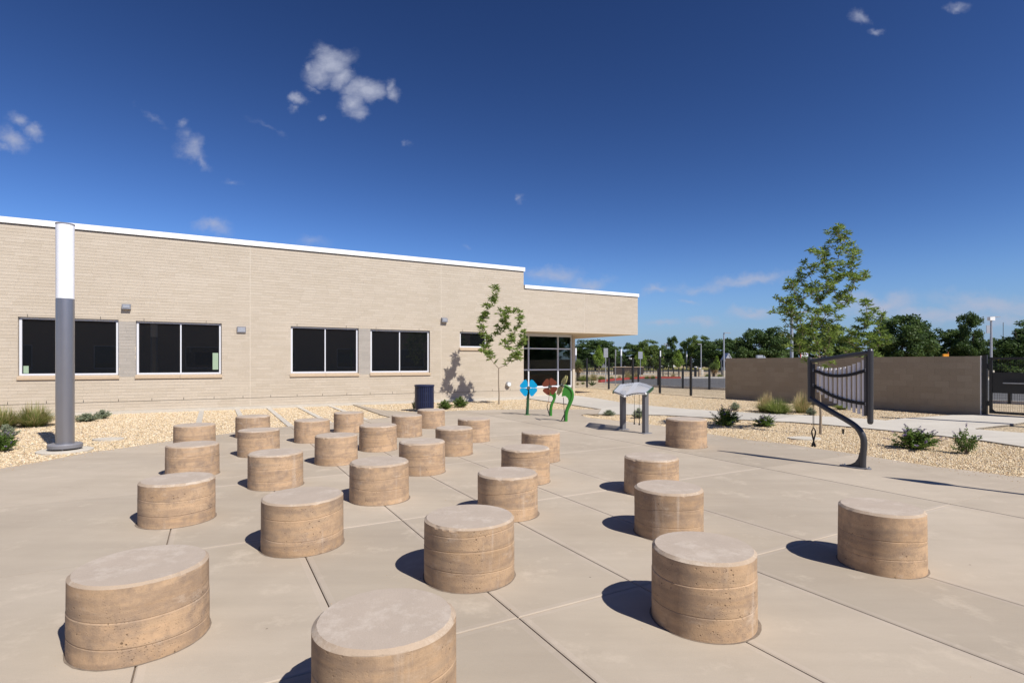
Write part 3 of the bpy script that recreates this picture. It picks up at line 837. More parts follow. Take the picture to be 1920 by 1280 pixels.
# windows
def window(w, mull, notes=()):
    a, b, z0, z1 = w
    fb = z0 + .125
    m_ = MB(); t = .062; ya, yb = DD-.03, DD+.03
    m_.box(a+.012, a+.012+t, ya, yb, fb, z1-.012); m_.box(b-.012-t, b-.012, ya, yb, fb, z1-.012)
    m_.box(a+.012+t, b-.012-t, ya, yb, fb, fb+.055); m_.box(a+.012+t, b-.012-t, ya, yb, z1-.012-.05, z1-.012)
    m_.box(a+.001, b-.001, DD+.031, .33, z0+.01, z1-.001, 1)
    o = m_.build('window', [M['alu'], M['room']], B)
    xs = [a+.012+t] + ([mull] if mull else []) + [b-.012-t]
    for p, q in zip(xs[:-1], xs[1:]):
        m2 = MB(); p2 = p + (.02 if p == mull else 0); q2 = q - (.02 if q == mull else 0)
        m2.box(p2, q2, DD+.004, DD+.012, fb+.055, z1-.062); m2.build('pane', M['glass'], o)
    if mull:
        m2 = MB(); m2.box(mull-.02, mull+.02, ya+.006, yb, fb+.056, z1-.063); m2.build('mullion', M['alu'], o)
    m2 = MB(); xm = (a+b)/2
    for p, q in ((a-.02, xm-.003), (xm+.003, b+.02)) if z0 < 1.5 else ((a-.02, b+.02),):
        m2.add([(p,-.045,z0-.002),(q,-.045,z0-.002),(q,DD-.03,z0-.002),(p,DD-.03,z0-.002),(p,-.045,z0+.088),(q,-.045,z0+.088),(q,DD-.03,z0+.118),(p,DD-.03,z0+.118)],
               [(0,3,2,1),(4,5,6,7),(0,1,5,4),(1,2,6,5),(2,3,7,6),(3,0,4,7)])
    m2.build('sill', M['sill'], o)
    m2 = MB(); m2.box(a, b, .01, DD-.03, z1-.008, z1-.001); m2.build('lintel_flashing', M['greymetal'], o)
    for (p, q, za, zb) in notes:
        m2 = MB(); m2.box(p, q, DD+.001, DD+.0035, za, zb); m2.build('paper_sheet', M['paper'], o)
    return o
window(WINS[0], -.07, [(-1.19, -1.07, 1.28, 1.50)])
window(WINS[1], 2.83, [(3.76, 3.93, 1.36, 1.93)])
window(WINS[2], 7.46); window(WINS[3], 10.324); window(WINS[4], None)
# entrance glazing under the overhang
m_ = MB(); D0 = 1.6
zb_, zt_ = .35, SOF-.012
m_.box(16.1, 19.80, D0, D0+.1, zb_, zb_+.10); m_.box(16.1, 19.80, D0, D0+.1, zt_-.12, zt_)
for s_ in (16.1, 17.21, 18.93, 19.74): m_.box(s_, s_+.06, D0-.004, D0+.1, zb_+.101, zt_-.121)
for z_ in (1.215, 2.26): m_.box(16.161, 19.739, D0+.002, D0+.098, z_, z_+.06)
ent = m_.build('entrance_window', M['alu'], B)
for a, b in ((16.16, 17.21), (17.27, 18.93), (18.99, 19.74)):
    for z0_, z1_ in ((zb_+.1, 1.215), (1.275, 2.26), (2.32, zt_-.12)):
        m2 = MB(); m2.box(a, b, D0+.04, D0+.05, z0_, z1_); m2.build('pane', M['cglass'], ent)
m_ = MB(); m_.box(16.1, 19.78, 6.5, 6.6, .0, 3.0); m_.box(16.1, 19.78, D0+.12, 6.5, -.02, .0); m_.box(16.06, 16.10, D0, 6.6, 0, 3.0); m_.box(16.1, 19.78, D0+.12, 6.5, 2.95, 2.98)
m_.build('entrance_room', M['lobby'], B)
so_ = MB(); so_.box(17.4, 19.5, 2.2, 2.9, .0, .50); so_.box(17.4, 19.5, 2.9, 3.1, .0, .98); so_.box(16.3, 17.1, 2.2, 3.0, 0, .78)
tag(so_.build('sofa', M['sofa'], None, B.location, B.rotation_euler.z), 'rust red sofa seen through the entrance glass', 'sofa')
# wall fittings
def lamp(s_, z_, w_, h_, lab, flatp=False):
    m_ = MB()
    if flatp: m_.box(s_-w_/2, s_+w_/2, -.05, -.004, z_-h_/2, z_+h_/2); m_.box(s_-w_/2+.03, s_+w_/2-.03, -.056, -.05, z_-h_/2+.03, z_+h_/2-.03, 1)
    else:
        m_.add([(s_-w_/2,-.12,z_-h_/2),(s_+w_/2,-.12,z_-h_/2),(s_+w_/2,-.004,z_-h_/2),(s_-w_/2,-.004,z_-h_/2),(s_-w_/2,-.10,z_+h_*.42),(s_+w_/2,-.10,z_+h_*.42),(s_+w_/2,-.004,z_+h_/2),(s_-w_/2,-.004,z_+h_/2)],
               [(0,3,2,1),(4,5,6,7),(0,1,5,4),(1,2,6,5),(2,3,7,6),(3,0,4,7)])
        m_.box(s_-w_*.36, s_+w_*.36, -.128, -.09, z_-h_*.30, z_+h_*.26, 1)
    o = m_.build('wall_lamp', [M['greymetal'], M['galv']], None, B.location, B.rotation_euler.z)
    tag(o, lab, 'wall lamp')
lamp(1.354, 3.385, .235, .17, 'grey box lamp on the brick above the gap between the two left windows')
lamp(4.64, 2.745, .28, .205, 'flat square metal plate lamp on the brick right of the second window', True)
lamp(12.19, 3.37, .25, .19, 'small silver lamp on the brick left of the narrow high window')
m_ = MB(); m_.tube([(15.213,-.12,.642),(15.213,-.004,.642)], .115, 20); m_.tube([(15.213,-.15,.642),(15.213,-.12,.642)], .085, 20, 1)
tag(m_.build('wall_vent', [M['galv'], M['white']], None, B.location, B.rotation_euler.z, smooth=True), 'round white capped vent low on the wall behind the young tree', 'vent')

# ---- the wing across the courtyard, behind the camera (it shows in the window glass)
W2 = empty('courtyard_wing', tuple(uv(-30, -9.2)), math.atan2(.4830, .8756))
tag(W2, 'brick wing across the courtyard mirrored in the dark windows', 'building')
m_ = MB(); m_.box(0, 53.5, -10, 0, -.05, 5.6); m_.build('wall', M['sill'], W2)
m_ = MB(); m_.box(-.05, 53.55, -10.05, .05, 5.602, 5.78); m_.build('roof_edge', M['fascia'], W2)
for s_ in range(4, 52, 6):
    m_ = MB(); m_.box(s_, s_+2.4, .003, .03, 1.1, 2.9); o = m_.build('window', M['alu'], W2)
    m_ = MB(); m_.box(s_+.06, s_+2.34, .031, .035, 1.2, 2.84); m_.build('pane', M['glass'], o)

# ================================================================== BOUNDARY WALL, FENCE, GATE
WA, WB = Vector((9.68, 24.57, 0)), Vector((14.48, 16.70, 0))
wl = (WB-WA).length; wd = (WB-WA)/wl; wang = math.atan2(wd.y, wd.x)
BW = empty('boundary_wall', WA, wang)      # local +x runs towards the gate, local -y faces the plaza
tag(BW, 'low brown block wall in shade between the black fence and the gate', 'wall')
m_ = MB(); m_.box(.004, wl-.03, .006, .19, -.05, 1.795); core = m_.build('core', M['block_mortar'], BW)
bv = []
for k_ in range(7):
    m2 = MB(); m2.box(0, .398, -.004, .03, 0, .192, 0, k_/6, back=False); bv.append(m2.mesh('block', M['block']))
rr = random.Random(8)
z = .0; row = 0
while z < 1.79:
    x = -.2 if row % 2 else 0.0
    while x < wl:
        a, b = max(x, 0), min(x+.398, wl-.03)
        if b-a > .05:
            if abs(b-a-.398) < 1e-3: link('block', bv[rr.randrange(7)], BW, (a, -rr.uniform(-.003, -.001), z+.003))
            else:
                m2 = MB(); m2.box(a, b, -.004, .03, z+.003, z+.197, 0, rr.random(), back=False); m2.build('block', M['block'], BW)
        x += .40
    z += .2; row += 1
m2 = MB(); m2.box(wl-.028, wl, -.012, .2, -.04, 1.81); m2.build('end_trim', M['white'], BW)

# tall mesh fence between the building and the wall
FB = empty('mesh_fence', (0, 0, 0)); tag(FB, 'tall black wire mesh fence with square posts between the school and the brown wall', 'fence')
def online(px, A, D):      # where the ray of image column px meets the line A + t D
    a = (px-CX)/FPX; t = (A.x - a*A.y)/(a*D.y - D.x); return A + D*t
fd = (Vector((4.88, 35.6, 0))-WA).normalized()
posts = [online(px, WA, fd) for px in (1295.4, 1237.3, 1186.5, 1141.5, 1100.6)]
posts = posts + [posts[-1] + fd*2.1]
for p in posts:
    m2 = MB(); m2.box(-.045, .045, -.045, .045, -.05, 1.86); m2.box(-.05, .05, -.05, .05, 1.861, 1.885); m2.build('post', M['black'], FB, p, math.atan2(fd.y, fd.x))
def mesh_bay(parent, a, b, z0, z1, name='mesh_panel', step=.055, hs=(.2,), wire=.0028):
    m2 = MB(); L_ = (b-a).length; d = (b-a)/L_
    n = int(L_/step)
    for i in range(1, n):
        q = a + d*(L_*i/n); m2.bar(q+Vector((0,0,z0)), q+Vector((0,0,z1)), wire*1.2)
    z = z0
    while z <= z1+.001:
        m2.bar(a+Vector((0,0,z)), b+Vector((0,0,z)), wire*1.6); z += hs[0]
    return m2.build(name, M['black'], parent)
ends = [WA] + posts
for a, b in zip(ends[:-1], ends[1:]): mesh_bay(FB, a+fd*.05, b-fd*.05, .06, 1.80)
# low fence along the near kerb of the driveway
LF = empty('low_fence', (0, 0, 0)); tag(LF, 'waist-high black mesh fence along the near kerb of the driveway', 'fence')
kd = Vector((9.5, 36.95, 0)); kd2 = (Vector((19.75, 22.0, 0))-kd).normalized()
lp = [online(px, kd, kd2) for px in (1168.3, 1196.9, 1234, 1280.3, 1330)]
lp += [lp[-1]+kd2*3.0*k for k in (1, 2)] + [online(1893.5, kd, kd2)] + [online(1893.5, kd, kd2)+kd2*3]
for p in lp:
    m2 = MB(); m2.box(-.05, .05, -.05, .05, -.05, 1.22); m2.build('post', M['black'], LF, p, .3)
for a, b in zip(lp[:-1], lp[1:]):
    mesh_bay(LF, a+kd2*.06, b-kd2*.06, .08, 1.15, step=.08, wire=.003)

# gate
GT = empty('gate', WB + wd*.02, wang); tag(GT, 'black steel gate with solid middle panel and push bar beside the brown wall', 'gate')
def gb(name, x0, x1, y0_, y1_, z0, z1, mat='black'):
    m2 = MB(); m2.box(x0, x1, y0_, y1_, z0, z1); return m2.build(name, M[mat], GT)
gb('post', .0, .11, 0, .11, -.05, 1.83); gb('hinge', .112, .15, .02, .09, .28, .42); gb('hinge', .112, .15, .02, .09, 1.42, 1.56)
gb('post', 1.49, 1.60, 0, .11, -.05, 1.83)
gb('leaf_frame', .16, .235, .02, .08, .05, 1.76); gb('leaf_frame', 1.40, 1.475, .02, .08, .05, 1.76)
gb('leaf_frame', .236, 1.399, .02, .08, .05, .12); gb('leaf_frame', .236, 1.399, .02, .08, 1.69, 1.76)
gb('kick_panel', .236, 1.399, .035, .065, .68, 1.30)
gb('push_bar', .50, 1.38, -.03, .00, .97, 1.0, 'galv'); gb('push_bar_case', .48, 1.39, .001, .034, .95, 1.06, 'black')
gb('threshold', 0, 1.6, -.02, .12, -.04, .012, 'greymetal')
m2 = MB(); m2.add([(.236,.045,.121),(.30,.045,.121),(.236,.045,.19),(.236,.055,.121),(.30,.055,.121),(.236,.055,.19)], [(0,1,2),(3,5,4),(0,3,4,1),(1,4,5,2),(2,5,3,0)]); m2.build('corner_gusset', M['black'], GT)
for z0, z1 in ((.13, .67), (1.31, 1.68)):
    m2 = MB()
    for i in range(1, 28): x = .236+1.163*i/28; m2.bar((x,.05,z0), (x,.05,z1), .0045)
    n = int((z1-z0)/.11)
    for i in range(n+1): zz = z0+(z1-z0)*i/n; m2.bar((.236,.046,zz), (1.399,.046,zz), .004)
    m2.build('mesh_infill', M['black'], GT)

# ================================================================== LIGHT POLES
def light_pole(loc, lab, h=4.15, r=.14, split=2.77, base=True, grp='cylindrical light poles with opal tops', sc=1.):
    t = empty('light_pole', loc); tag(t, lab, 'light pole', grp)
    m2 = MB(); m2.tube([(0,0,.11), (0,0,split)], r, 28); m2.build('shaft', M['polemetal'], t, smooth=True)
    m2 = MB(); m2.tube([(0,0,split+.002), (0,0,h-.02)], r*.985, 28); m2.build('lens', M['whitelens'], t, smooth=True)
    m2 = MB(); m2.tube([(0,0,h-.02), (0,0,h)], r*1.03, 28); m2.build('cap', M['greymetal'], t)
    if base:
        m2 = MB(); m2.lathe([(.255,.035),(.262,.05),(.262,.10),(.25,.115)], 36); m2.build('base_disc', M['greymetal'], t, smooth=True)
        m2 = MB(); 
        for k_ in range(4): m2.tube([(.19*math.cos(k_*1.57+.5), .19*math.sin(k_*1.57+.5), 0), (.19*math.cos(k_*1.57+.5), .19*math.sin(k_*1.57+.5), .04)], .014, 8)
        m2.build('anchor_bolts', M['galv'], t)
        m2 = MB(); m2.lathe([(.42,-.05),(.42,-.004),(.40,.004)], 36); m2.build('concrete_pad', M['footing'], t)
    return t
light_pole((-8.23, 9.97, 0), 'tall grey pole with glowing-white upper third at the left in front of the first window')
light_pole((13.75, 13.45, 0), 'grey pole with white top just outside the right edge, only its shadow seen')
for px, top, lab in ((1079.5, 652, 'far white-topped pole beside the big yucca, right of the entrance'), (1164.7, 654, 'far white-topped pole standing in front of the dark brown low wall'), (1238, 657, 'far white-topped pole seen directly above a tall fence post'), (1287.5, 658, 'far white-topped pole left of the taller thin lamp post')):
    Z = 2.52*FPX/(HY-top); light_pole((PT(px, 680, Z).x, Z, -.04), lab, base=False, r=.15, split=2.9)

def lamp_post(px, top, Z, lab, r=.07, arm=.5, concrete=True, side=1):
    arm *= .75
    t = empty('parking_lamp', (PT(px, 680, Z).x, Z, -.04)); tag(t, lab, 'lamp post', 'tall thin parking lot lamp posts')
    h = EYE + (HY-top)*Z/FPX
    m2 = MB(); m2.tube([(0,0,.7 if concrete else 0), (0,0,h)], [r, r*.8], 10); m2.build('shaft', M['galv'], t, smooth=True)
    m2 = MB(); m2.box(0 if side > 0 else -arm*1.6, arm*1.6 if side > 0 else 0, -.15, .15, h, h+.08); m2.build('luminaire', M['galv'], t)
    if concrete: m2 = MB(); m2.tube([(0,0,0), (0,0,.75)], .3, 14); m2.build('concrete_base', M['footing'], t)
    return t
lamp_post(1314.5, 645, 70, 'thin lamp post with short arm pointing left before the big far tree', .075, .35, side=-1)
lamp_post(1357.3, 624, 62, 'tall lamp post right beside the left end of the brown wall', .09, .6)
lamp_post(1484.5, 585, 38, 'thick pale lamp post rising behind the brown wall through the young tree', .12, .9, False)
lp4 = lamp_post(1858.5, 594, 62, 'lamp post behind the gate with a bright lamp head on top', .13, .8)
m2 = MB(); m2.box(-.55, -.15, -.03, .03, 5.0, 5.9); m2.build('banner', M['galv'], lp4)
m2 = MB(); m2.box(-.28, .28, -.2, .2, 6.45, 6.85); m2.build('lamp_head', M['white'], lp4)

# ================================================================== LITTER BIN
tb = empty('litter_bin', (-2.93, 18.1, 0), .4); tag(tb, 'dark blue slatted steel litter bin by the facade', 'litter bin')
for k_ in range(30):
    if k_ == 0:
        m2 = MB(); m2.box(.308, .316, -.024, .024, .09, .80); sl0 = m2.build('slat', M['navy'], tb)
    else:
        o = sl0.copy(); COL.objects.link(o); o.parent = tb; o.rotation_euler = (0, 0, k_*2*math.pi/30)
m2 = MB(); m2.lathe([(.275,.05),(.29,.06),(.29,.78),(.27,.80)], 30); m2.build('liner', M['black'], tb, smooth=True)
for z_, n_ in ((.085, 'bottom_ring'), (.30, 'hoop'), (.58, 'hoop')):
    m2 = MB(); m2.tube([(.302*math.cos(a*math.pi/18), .302*math.sin(a*math.pi/18), z_) for a in range(37)], .012, 6, caps=False); m2.build(n_, M['navy'], tb)
m2 = MB(); m2.lathe([(.30,.80),(.335,.805),(.335,.855),(.30,.865),(.16,.868)], 36); m2.build('rim', M['navy'], tb, smooth=True)
for k_ in range(3):
    m2 = MB(); m2.tube([(.22*math.cos(k_*2.1), .22*math.sin(k_*2.1), -.002), (.22*math.cos(k_*2.1), .22*math.sin(k_*2.1), .06)], .025, 8); m2.build('foot', M['navy'], tb)

# ================================================================== MUSICAL INSTRUMENTS
# ---- hanging tube chimes on a curved stem
ch = empty('chime_frame', (5.30, 8.18, 0), 0)
tag(ch, 'charcoal steel chime frame with hanging aluminium tubes on a curved stem', 'chime instrument')
w3 = Vector((-.62, .785, 0)).normalized(); nn = Vector((w3.y, -w3.x, 0))   # nn faces away from the camera side
def cp(t, z, off=0.): return w3*t + nn*off + Vector((0, 0, z))
m2 = MB(); m2.tube([cp(-.10, .72), cp(-.10, 1.77)], .041, 20)
m2.lathe([(.002,1.812),(.02,1.808),(.034,1.796),(.041,1.77)][::-1], 20, c=tuple(cp(-.10, 0)))
m2.lathe([(.02,.678),(.034,.69),(.041,.72)], 20, c=tuple(cp(-.10, 0)))
m2.build('front_post', M['darkmetal'], ch, smooth=True)
m2 = MB(); m2.tube([cp(.76, .98), cp(.76, 1.66)], .036, 18); m2.lathe([(.036,1.66),(.03,1.68),(.01,1.69)], 18, c=tuple(cp(.76, 0))); m2.lathe([(.01,.955),(.03,.965),(.036,.98)], 18, c=tuple(cp(.76, 0)))
m2.build('rear_post', M['darkmetal'], ch, smooth=True)
m2 = MB(); m2.tube([cp(-.07, 1.748), cp(.73, 1.625)], .033, 14); m2.build('top_rail', M['darkmetal'], ch, smooth=True)
m2 = MB(); m2.bar(cp(-.055, .80), cp(-.055, 1.70), .05, .05); m2.bar(cp(.715, 1.0), cp(.715, 1.58), .05, .05); m2.build('mounting_strip', M['darkmetal'], ch)
# curved stem from the base to the rear post
stem = [cp(0, 0.0), cp(0, .12), cp(-.008, .25), cp(-.018, .36), cp(-.012, .46), cp(.03, .56), cp(.10, .64), cp(.22, .715), cp(.38, .80), cp(.54, .89), cp(.70, .985), cp(.76, 1.03)]
def smoothpath(P, n=3):
    for _ in range(n):
        Q = [P[0]]
        for a, b in zip(P[:-1], P[1:]): Q += [a*.75+b*.25, a*.25+b*.75]
        Q.append(P[-1]); P = Q
    return P
m2 = MB(); sp = smoothpath(stem, 2); m2.tube(sp, [.046 if p.z < .6 else .042 for p in sp], 16); m2.build('curved_stem', M['darkmetal'], ch, smooth=True)
m2 = MB()
fin = [cp(.03, .02), cp(.24, .02), cp(.16, .045), cp(.10, .085), cp(.06, .15), cp(.035, .26)]
m2.plate(fin, nn*.03); m2.build('foot_fin', M['darkmetal'], ch)
m2 = MB()
bp = [cp(.10+.22*math.cos(a*math.pi/12), 0, .085*math.sin(a*math.pi/12)) for a in range(24)]
m2.prism([(p.x, p.y) for p in bp], .0, .016); m2.build('base_plate', M['greymetal'], ch)
m2 = MB()
for t_, o_ in ((-.07,.05),(-.07,-.05),(.26,.04),(.26,-.04)): q = cp(t_, 0, o_); m2.tube([q+Vector((0,0,.016)), q+Vector((0,0,.034))], .012, 6)
m2.build('anchor_bolts', M['galv'], ch)
def tfrac(px):      # position along the frame for an image column
    a = (px-CX)/FPX; return (5.30 - a*8.18)/(a*w3.y - w3.x)
def zat(px, py): t = tfrac(px); return EYE + (HY-py)*(8.18 + t*w3.y)/FPX
tops = [305,310,320,320,320,315,310,300,285,270,250]; bots = [525,548,575,602,620,640,660,680,700,712,730]; xs_ = [240,272,310,348,387,427,466,507,548,590,630]
for a, tp, bt in zip(xs_, tops, bots):
    px = 1480+a/4.573; t_ = tfrac(px); zt, zb2 = zat(px, 620+tp/4.573), zat(px, 620+bt/4.573)
    m2 = MB(); q = cp(t_, 0, .028)
    m2.tube([q+Vector((0,0,zb2)), q+Vector((0,0,zt))], .0215, 14); m2.build('chime_tube', M['tube'], ch, smooth=True)
for pt_, nm_ in (([(200,340),(250,352),(300,372),(360,384),(430,386),(500,380),(560,368),(620,350),(665,335)], 'upper_strap'), ([(200,465),(250,492),(300,520),(350,548),(400,568),(460,588),(520,603),(590,617),(665,626)], 'lower_strap')):
    m2 = MB(); P_ = []
    for (x, y) in pt_: px = 1480+x/4.573; P_.append((tfrac(px), zat(px, 620+y/4.573)))
    P_[0] = (.74, P_[0][1]); P_[-1] = (-.07, P_[-1][1])
    for side in (-.006, .062):
        for (t0, z0), (t1, z1) in zip(P_[:-1], P_[1:]):
            m2.bar(cp(t0, z0, side), cp(t1, z1, side), .012, .046)
    m2.build(nm_, M['rubber'], ch)
m2 = MB()
for t_, z_ in ((.70, P_[0][1]), (-.045, P_[-1][1]), (.70, zat(1524, 694)), (-.045, zat(1623, 693))):
    for dz in (-.012, .012): m2.tube([cp(t_, z_+dz, -.030), cp(t_, z_+dz, -.010)], .006, 8)
m2.build('strap_bolts', M['silver'], ch)
m2 = MB(); q = cp(-.10, 0)
m2.tube([q+Vector((0,0,1.17)), q+Vector((0,0,1.285))], .0425, 20, caps=False)
# keep only the side towards the camera right
m2.f = [f_ for i, f_ in enumerate(m2.f) if i in (0,1,2,3,4)]; m2.m = m2.m[:5]; m2.r = m2.r[:5]
m2.build('label_sticker', M['white'], ch)
m2 = MB(); cz = zat(1526, 723)
m2.tube([cp(.70, cz, -.03), cp(.70, .56, -.03)], .004, 6); m2.tube([cp(.685, cz, -.03), cp(.685, .56, -.03)], .004, 6); m2.build('mallet_cord', M['cord'], ch)
for k_, dx in enumerate((-.028, .028)):
    m2 = MB(); m2.tube([cp(.69, .56, -.03), cp(.69+dx, .50, -.03), cp(.69+dx*.95, .46, -.03), cp(.69-dx*.35, .30, -.03)], [.005,.011,.012,.011], 8)
    m2.tube([cp(.69-dx*.35, .305, -.03), cp(.69-dx*.8, .25, -.03)], [.018, .016], 8); m2.build('mallet', M['black'], ch)

# ---- tube table (metallophone)
mx = empty('tube_table', (2.86, 12.75, 0), 0); tag(mx, 'metallophone table of silver tubes on two dark box posts with hanging mallets', 'metallophone')
A1, A2 = G(1168, 804.5), G(1210, 812)
def rel(p): return Vector(p) - Vector((2.86, 12.75, 0))
for A_, zt in ((A1, .93), (A2, .93)):
    q = rel(A_)
    m2 = MB(); m2.box(-.045, .045, -.06, .06, .012, zt); m2.build('post', M['postgrey'], mx, q, R(-56))
    m2 = MB(); m2.box(-.10, .10, -.12, .12, .0, .012); m2.build('foot_plate', M['greymetal'], mx, q, R(-62))
nT = 23
FE = [(1151.5, 733.5, 12.9), (1160, 736.5, 12.7), (1171, 741.5, 12.45), (1185, 737.5, 12.35), (1198, 736, 12.25), (1209, 736.5, 12.15)]
BE = [(1163.5, 720.5, 13.75), (1175, 719.5, 13.65), (1189, 717.5, 13.45), (1199, 716.8, 13.3), (1211, 720, 13.15), (1222.5, 724.6, 13.0)]
def curve(E, t):
    x = t*(len(E)-1); i = min(int(x), len(E)-2); f_ = x-i
    a, b = rel(PT(*E[i])), rel(PT(*E[i+1])); return a*(1-f_)+b*f_
for k_ in range(nT):
    t = k_/(nT-1); a, b = curve(FE, t), curve(BE, t)
    m2 = MB(); m2.tube([a, b], .0115, 10); m2.build('sound_tube', M['silver'], mx, smooth=True)
for E_, dz, nm in ((FE, -.035, 'front_rail'), (BE, -.035, 'rear_rail')):
    m2 = MB(); P_ = [curve(E_, i/12)*.93 + curve(BE if E_ is FE else FE, i/12)*.07 + Vector((0,0,dz)) for i in range(13)]
    for a, b in zip(P_[:-1], P_[1:]): m2.bar(a, b, .03, .035)
    m2.build(nm, M['darkmetal'], mx)
a, b = curve(FE, 1.0), curve(BE, 1.0); c_ = (b-a).normalized(); s_ = Vector((c_.y, -c_.x, 0)).normalized()
m2 = MB(); m2.bar(a+s_*.03+Vector((0,0,-.03)), b+s_*.03+Vector((0,0,-.03)), .02, .07); m2.build('side_cheek', M['darkgreen'], mx)
a2, b2 = curve(FE, 0.0), curve(BE, 0.0)
m2 = MB(); m2.bar(a2-s_*.03+Vector((0,0,-.03)), b2-s_*.03+Vector((0,0,-.03)), .02, .06); m2.build('side_cheek', M['darkgreen'], mx)
m2 = MB()
for q in (a+s_*.02+Vector((0,0,-.02)), curve(FE, .4)+Vector((0,-.01,-.02))): m2.lathe([(.002,-.028),(.02,-.02),(.028,0),(.02,.02),(.002,.028)], 12, c=tuple(q))
m2.build('end_cap', M['white'], mx, smooth=True)
m2 = MB()
for k_ in range(nT): q = curve(FE, k_/(nT-1)); m2.tube([q+Vector((0,-.004,-.03)), q+Vector((0,-.016,-.03))], .010, 8)
m2.build('rail_bolts', M['white'], mx)
for px, yb in ((1189.4, 795), (1198.7, 796.5)):
    q = rel(PT(px, 740, 12.6)); zb3 = EYE + (HY-yb)*12.6/FPX
    m2 = MB(); m2.tube([Vector((q.x, q.y, .86)), Vector((q.x, q.y, zb3+.30))], .004, 6); m2.build('mallet_cord', M['cord'], mx)
    m2 = MB(); m2.tube([Vector((q.x, q.y, zb3+.30)), Vector((q.x, q.y, zb3+.02))], [.009, .011], 8); m2.tube([Vector((q.x, q.y, zb3+.03)), Vector((q.x, q.y, zb3))], .02, 10); m2.build('mallet', M['black'], mx)
m2 = MB(); m2.bar(rel((3.02, 12.5, .45)), rel((2.88, 12.58, .45)), .02); m2.build('mallet_bracket', M['black'], mx)

# ---- flower instruments
def petal_shape(L_, W_, n=7):
    """outline of one rounded-triangle petal, root at the origin, pointing along +x"""
    o = [(0.02, 0.0), (L_*.3, -W_*.26), (L_*.55, -W_*.46), (L_*.72, -W_*.54), (L_*.88, -W_*.52), (L_*.98, -W_*.38), (L_*1.0, -W_*.18), (L_*.985, 0), (L_*1.0, W_*.18), (L_*.98, W_*.38), (L_*.88, W_*.52), (L_*.72, W_*.54), (L_*.55, W_*.46), (L_*.3, W_*.26)]
    return o
def flower(name, base, hub, facing, petals, mat, lab, L_=.25, W_=.22, stem=None, extra=None, hubr=.045):
    t = empty(name, base); tag(t, lab, 'flower instrument', 'flower-shaped play instruments')
    B0 = Vector(base); h = Vector(hub) - B0
    f_ = Vector(facing).normalized(); xax = f_.cross(Vector((0,0,1))).normalized(); yax = xax.cross(f_)
    for an in petals:
        m2 = MB(); ca_, sa = math.cos(R(an)), math.sin(R(an))
        P_ = [h + f_*.02 + xax*((x+.012)*ca_ - y*sa) + yax*((x+.012)*sa + y*ca_) for x, y in petal_shape(L_, W_)]
        m2.plate(P_, f_*.012); m2.build('petal', mat, t)
    m2 = MB(); m2.tube([h - f_*.03, h + f_*.045], hubr, 16); m2.build('hub', M['hub'], t, smooth=True)
    return t, h, f_
b1 = G(989.5, 777.5); hz = PT(991, 727, b1.y)
t1, h1, f1 = flower('flower_drum', b1, (hz.x, b1.y-.02, hz.z), (-.03, -1, .05), (40, 140, 220, 320), M['blue'], 'blue four-petalled flower instrument on a straight green stem', .250, .265, hubr=.05)
m2 = MB(); P_ = smoothpath([Vector((-.02,.02,0)), Vector((-.005,.03,.22)), Vector((.005,.04,.5)), h1+Vector((0,.05,-.12)), h1+Vector((0,.04,0))], 2)
m2.tube(P_, [.052-.022*i/len(P_) for i in range(len(P_))], 12); m2.build('stem', M['darkgreen'], t1, smooth=True)
m2 = MB(); m2.lathe([(.10,0),(.10,.012)], 20); m2.build('base_plate', M['leafgreen'], t1, (-.02, .02, 0))
def leaf_stem(t, base, Z, path, widths, mat, fin=None, name='stem'):
    """path in image points turned into a curved stem standing at depth Z, a flat green blade with a rounded rim"""
    P_ = [PT(x, y, Z) - Vector(base) for x, y in path]
    P_ = smoothpath(P_, 2)
    k = len(P_); wv = [widths[0] + (widths[1]-widths[0])*i/(k-1) for i in range(k)]
    m2 = MB(); m2.tube(P_, wv, 12); m2.build(name, mat, t, smooth=True)
    if fin:
        F_ = [PT(x, y, Z) - Vector(base) for x, y in fin]
        m2 = MB(); m2.plate(F_, Vector((.0, .022, 0))); m2.build('leaf_blade', mat, t)
b2_ = G(1032.5, 779.3); Z2 = b2_.y; hb = PT(1031, 724.5, Z2)
t2, h2, f2 = flower('flower_drum', b2_, (hb.x, Z2-.08, hb.z), (-.50, -.86, .12), (38, 122, 218, 302), M['rust'], 'rust-orange flower instrument on a curved green leaf stem', .235, .25, hubr=.045)
leaf_stem(t2, b2_, Z2, [(1032.3,779.3),(1032.5,768),(1034,758),(1039,749),(1041,741),(1039.5,735),(1035,731),(1032,727)], (.05, .026), M['leafgreen'], [(1029,741),(1031,730),(1037,730),(1041.5,737),(1041,746),(1036.5,755),(1037.5,747),(1034.5,742)])
m2 = MB(); m2.tube([h2+Vector((-.02,-.06,-.1)), Vector((-.07,-.1,.42)), Vector((-.10,-.12,.36))], .006, 6); m2.build('mallet_cord', M['rust'], t2)
m2 = MB(); m2.tube([Vector((-.10,-.12,.36)), Vector((-.12,-.12,.28)), Vector((-.04,-.12,.02))], [.01,.012,.016], 8); m2.build('mallet', M['black'], t2)
b3_ = G(1060.5, 789.5); Z3 = b3_.y
t3 = empty('flower_drum', b3_); tag(t3, 'big green leaf-shaped instrument with an ochre flower seen edge-on', 'flower instrument', 'flower-shaped play instruments')
leaf_stem(t3, b3_, Z3, [(1060.5,789.5),(1061,776),(1064,765),(1070,754),(1073.5,744),(1073,734),(1068,727),(1061,723),(1057,722)], (.056, .030), M['leafgreen'],
          [(1053,743),(1055,731),(1058.5,722.5),(1067,724),(1074,735),(1074,746),(1068,759),(1063.5,767),(1064.5,757),(1066,751),(1064.5,746),(1060,742)])
hb3 = PT(1057, 723.5, Z3-.05) - Vector(b3_)
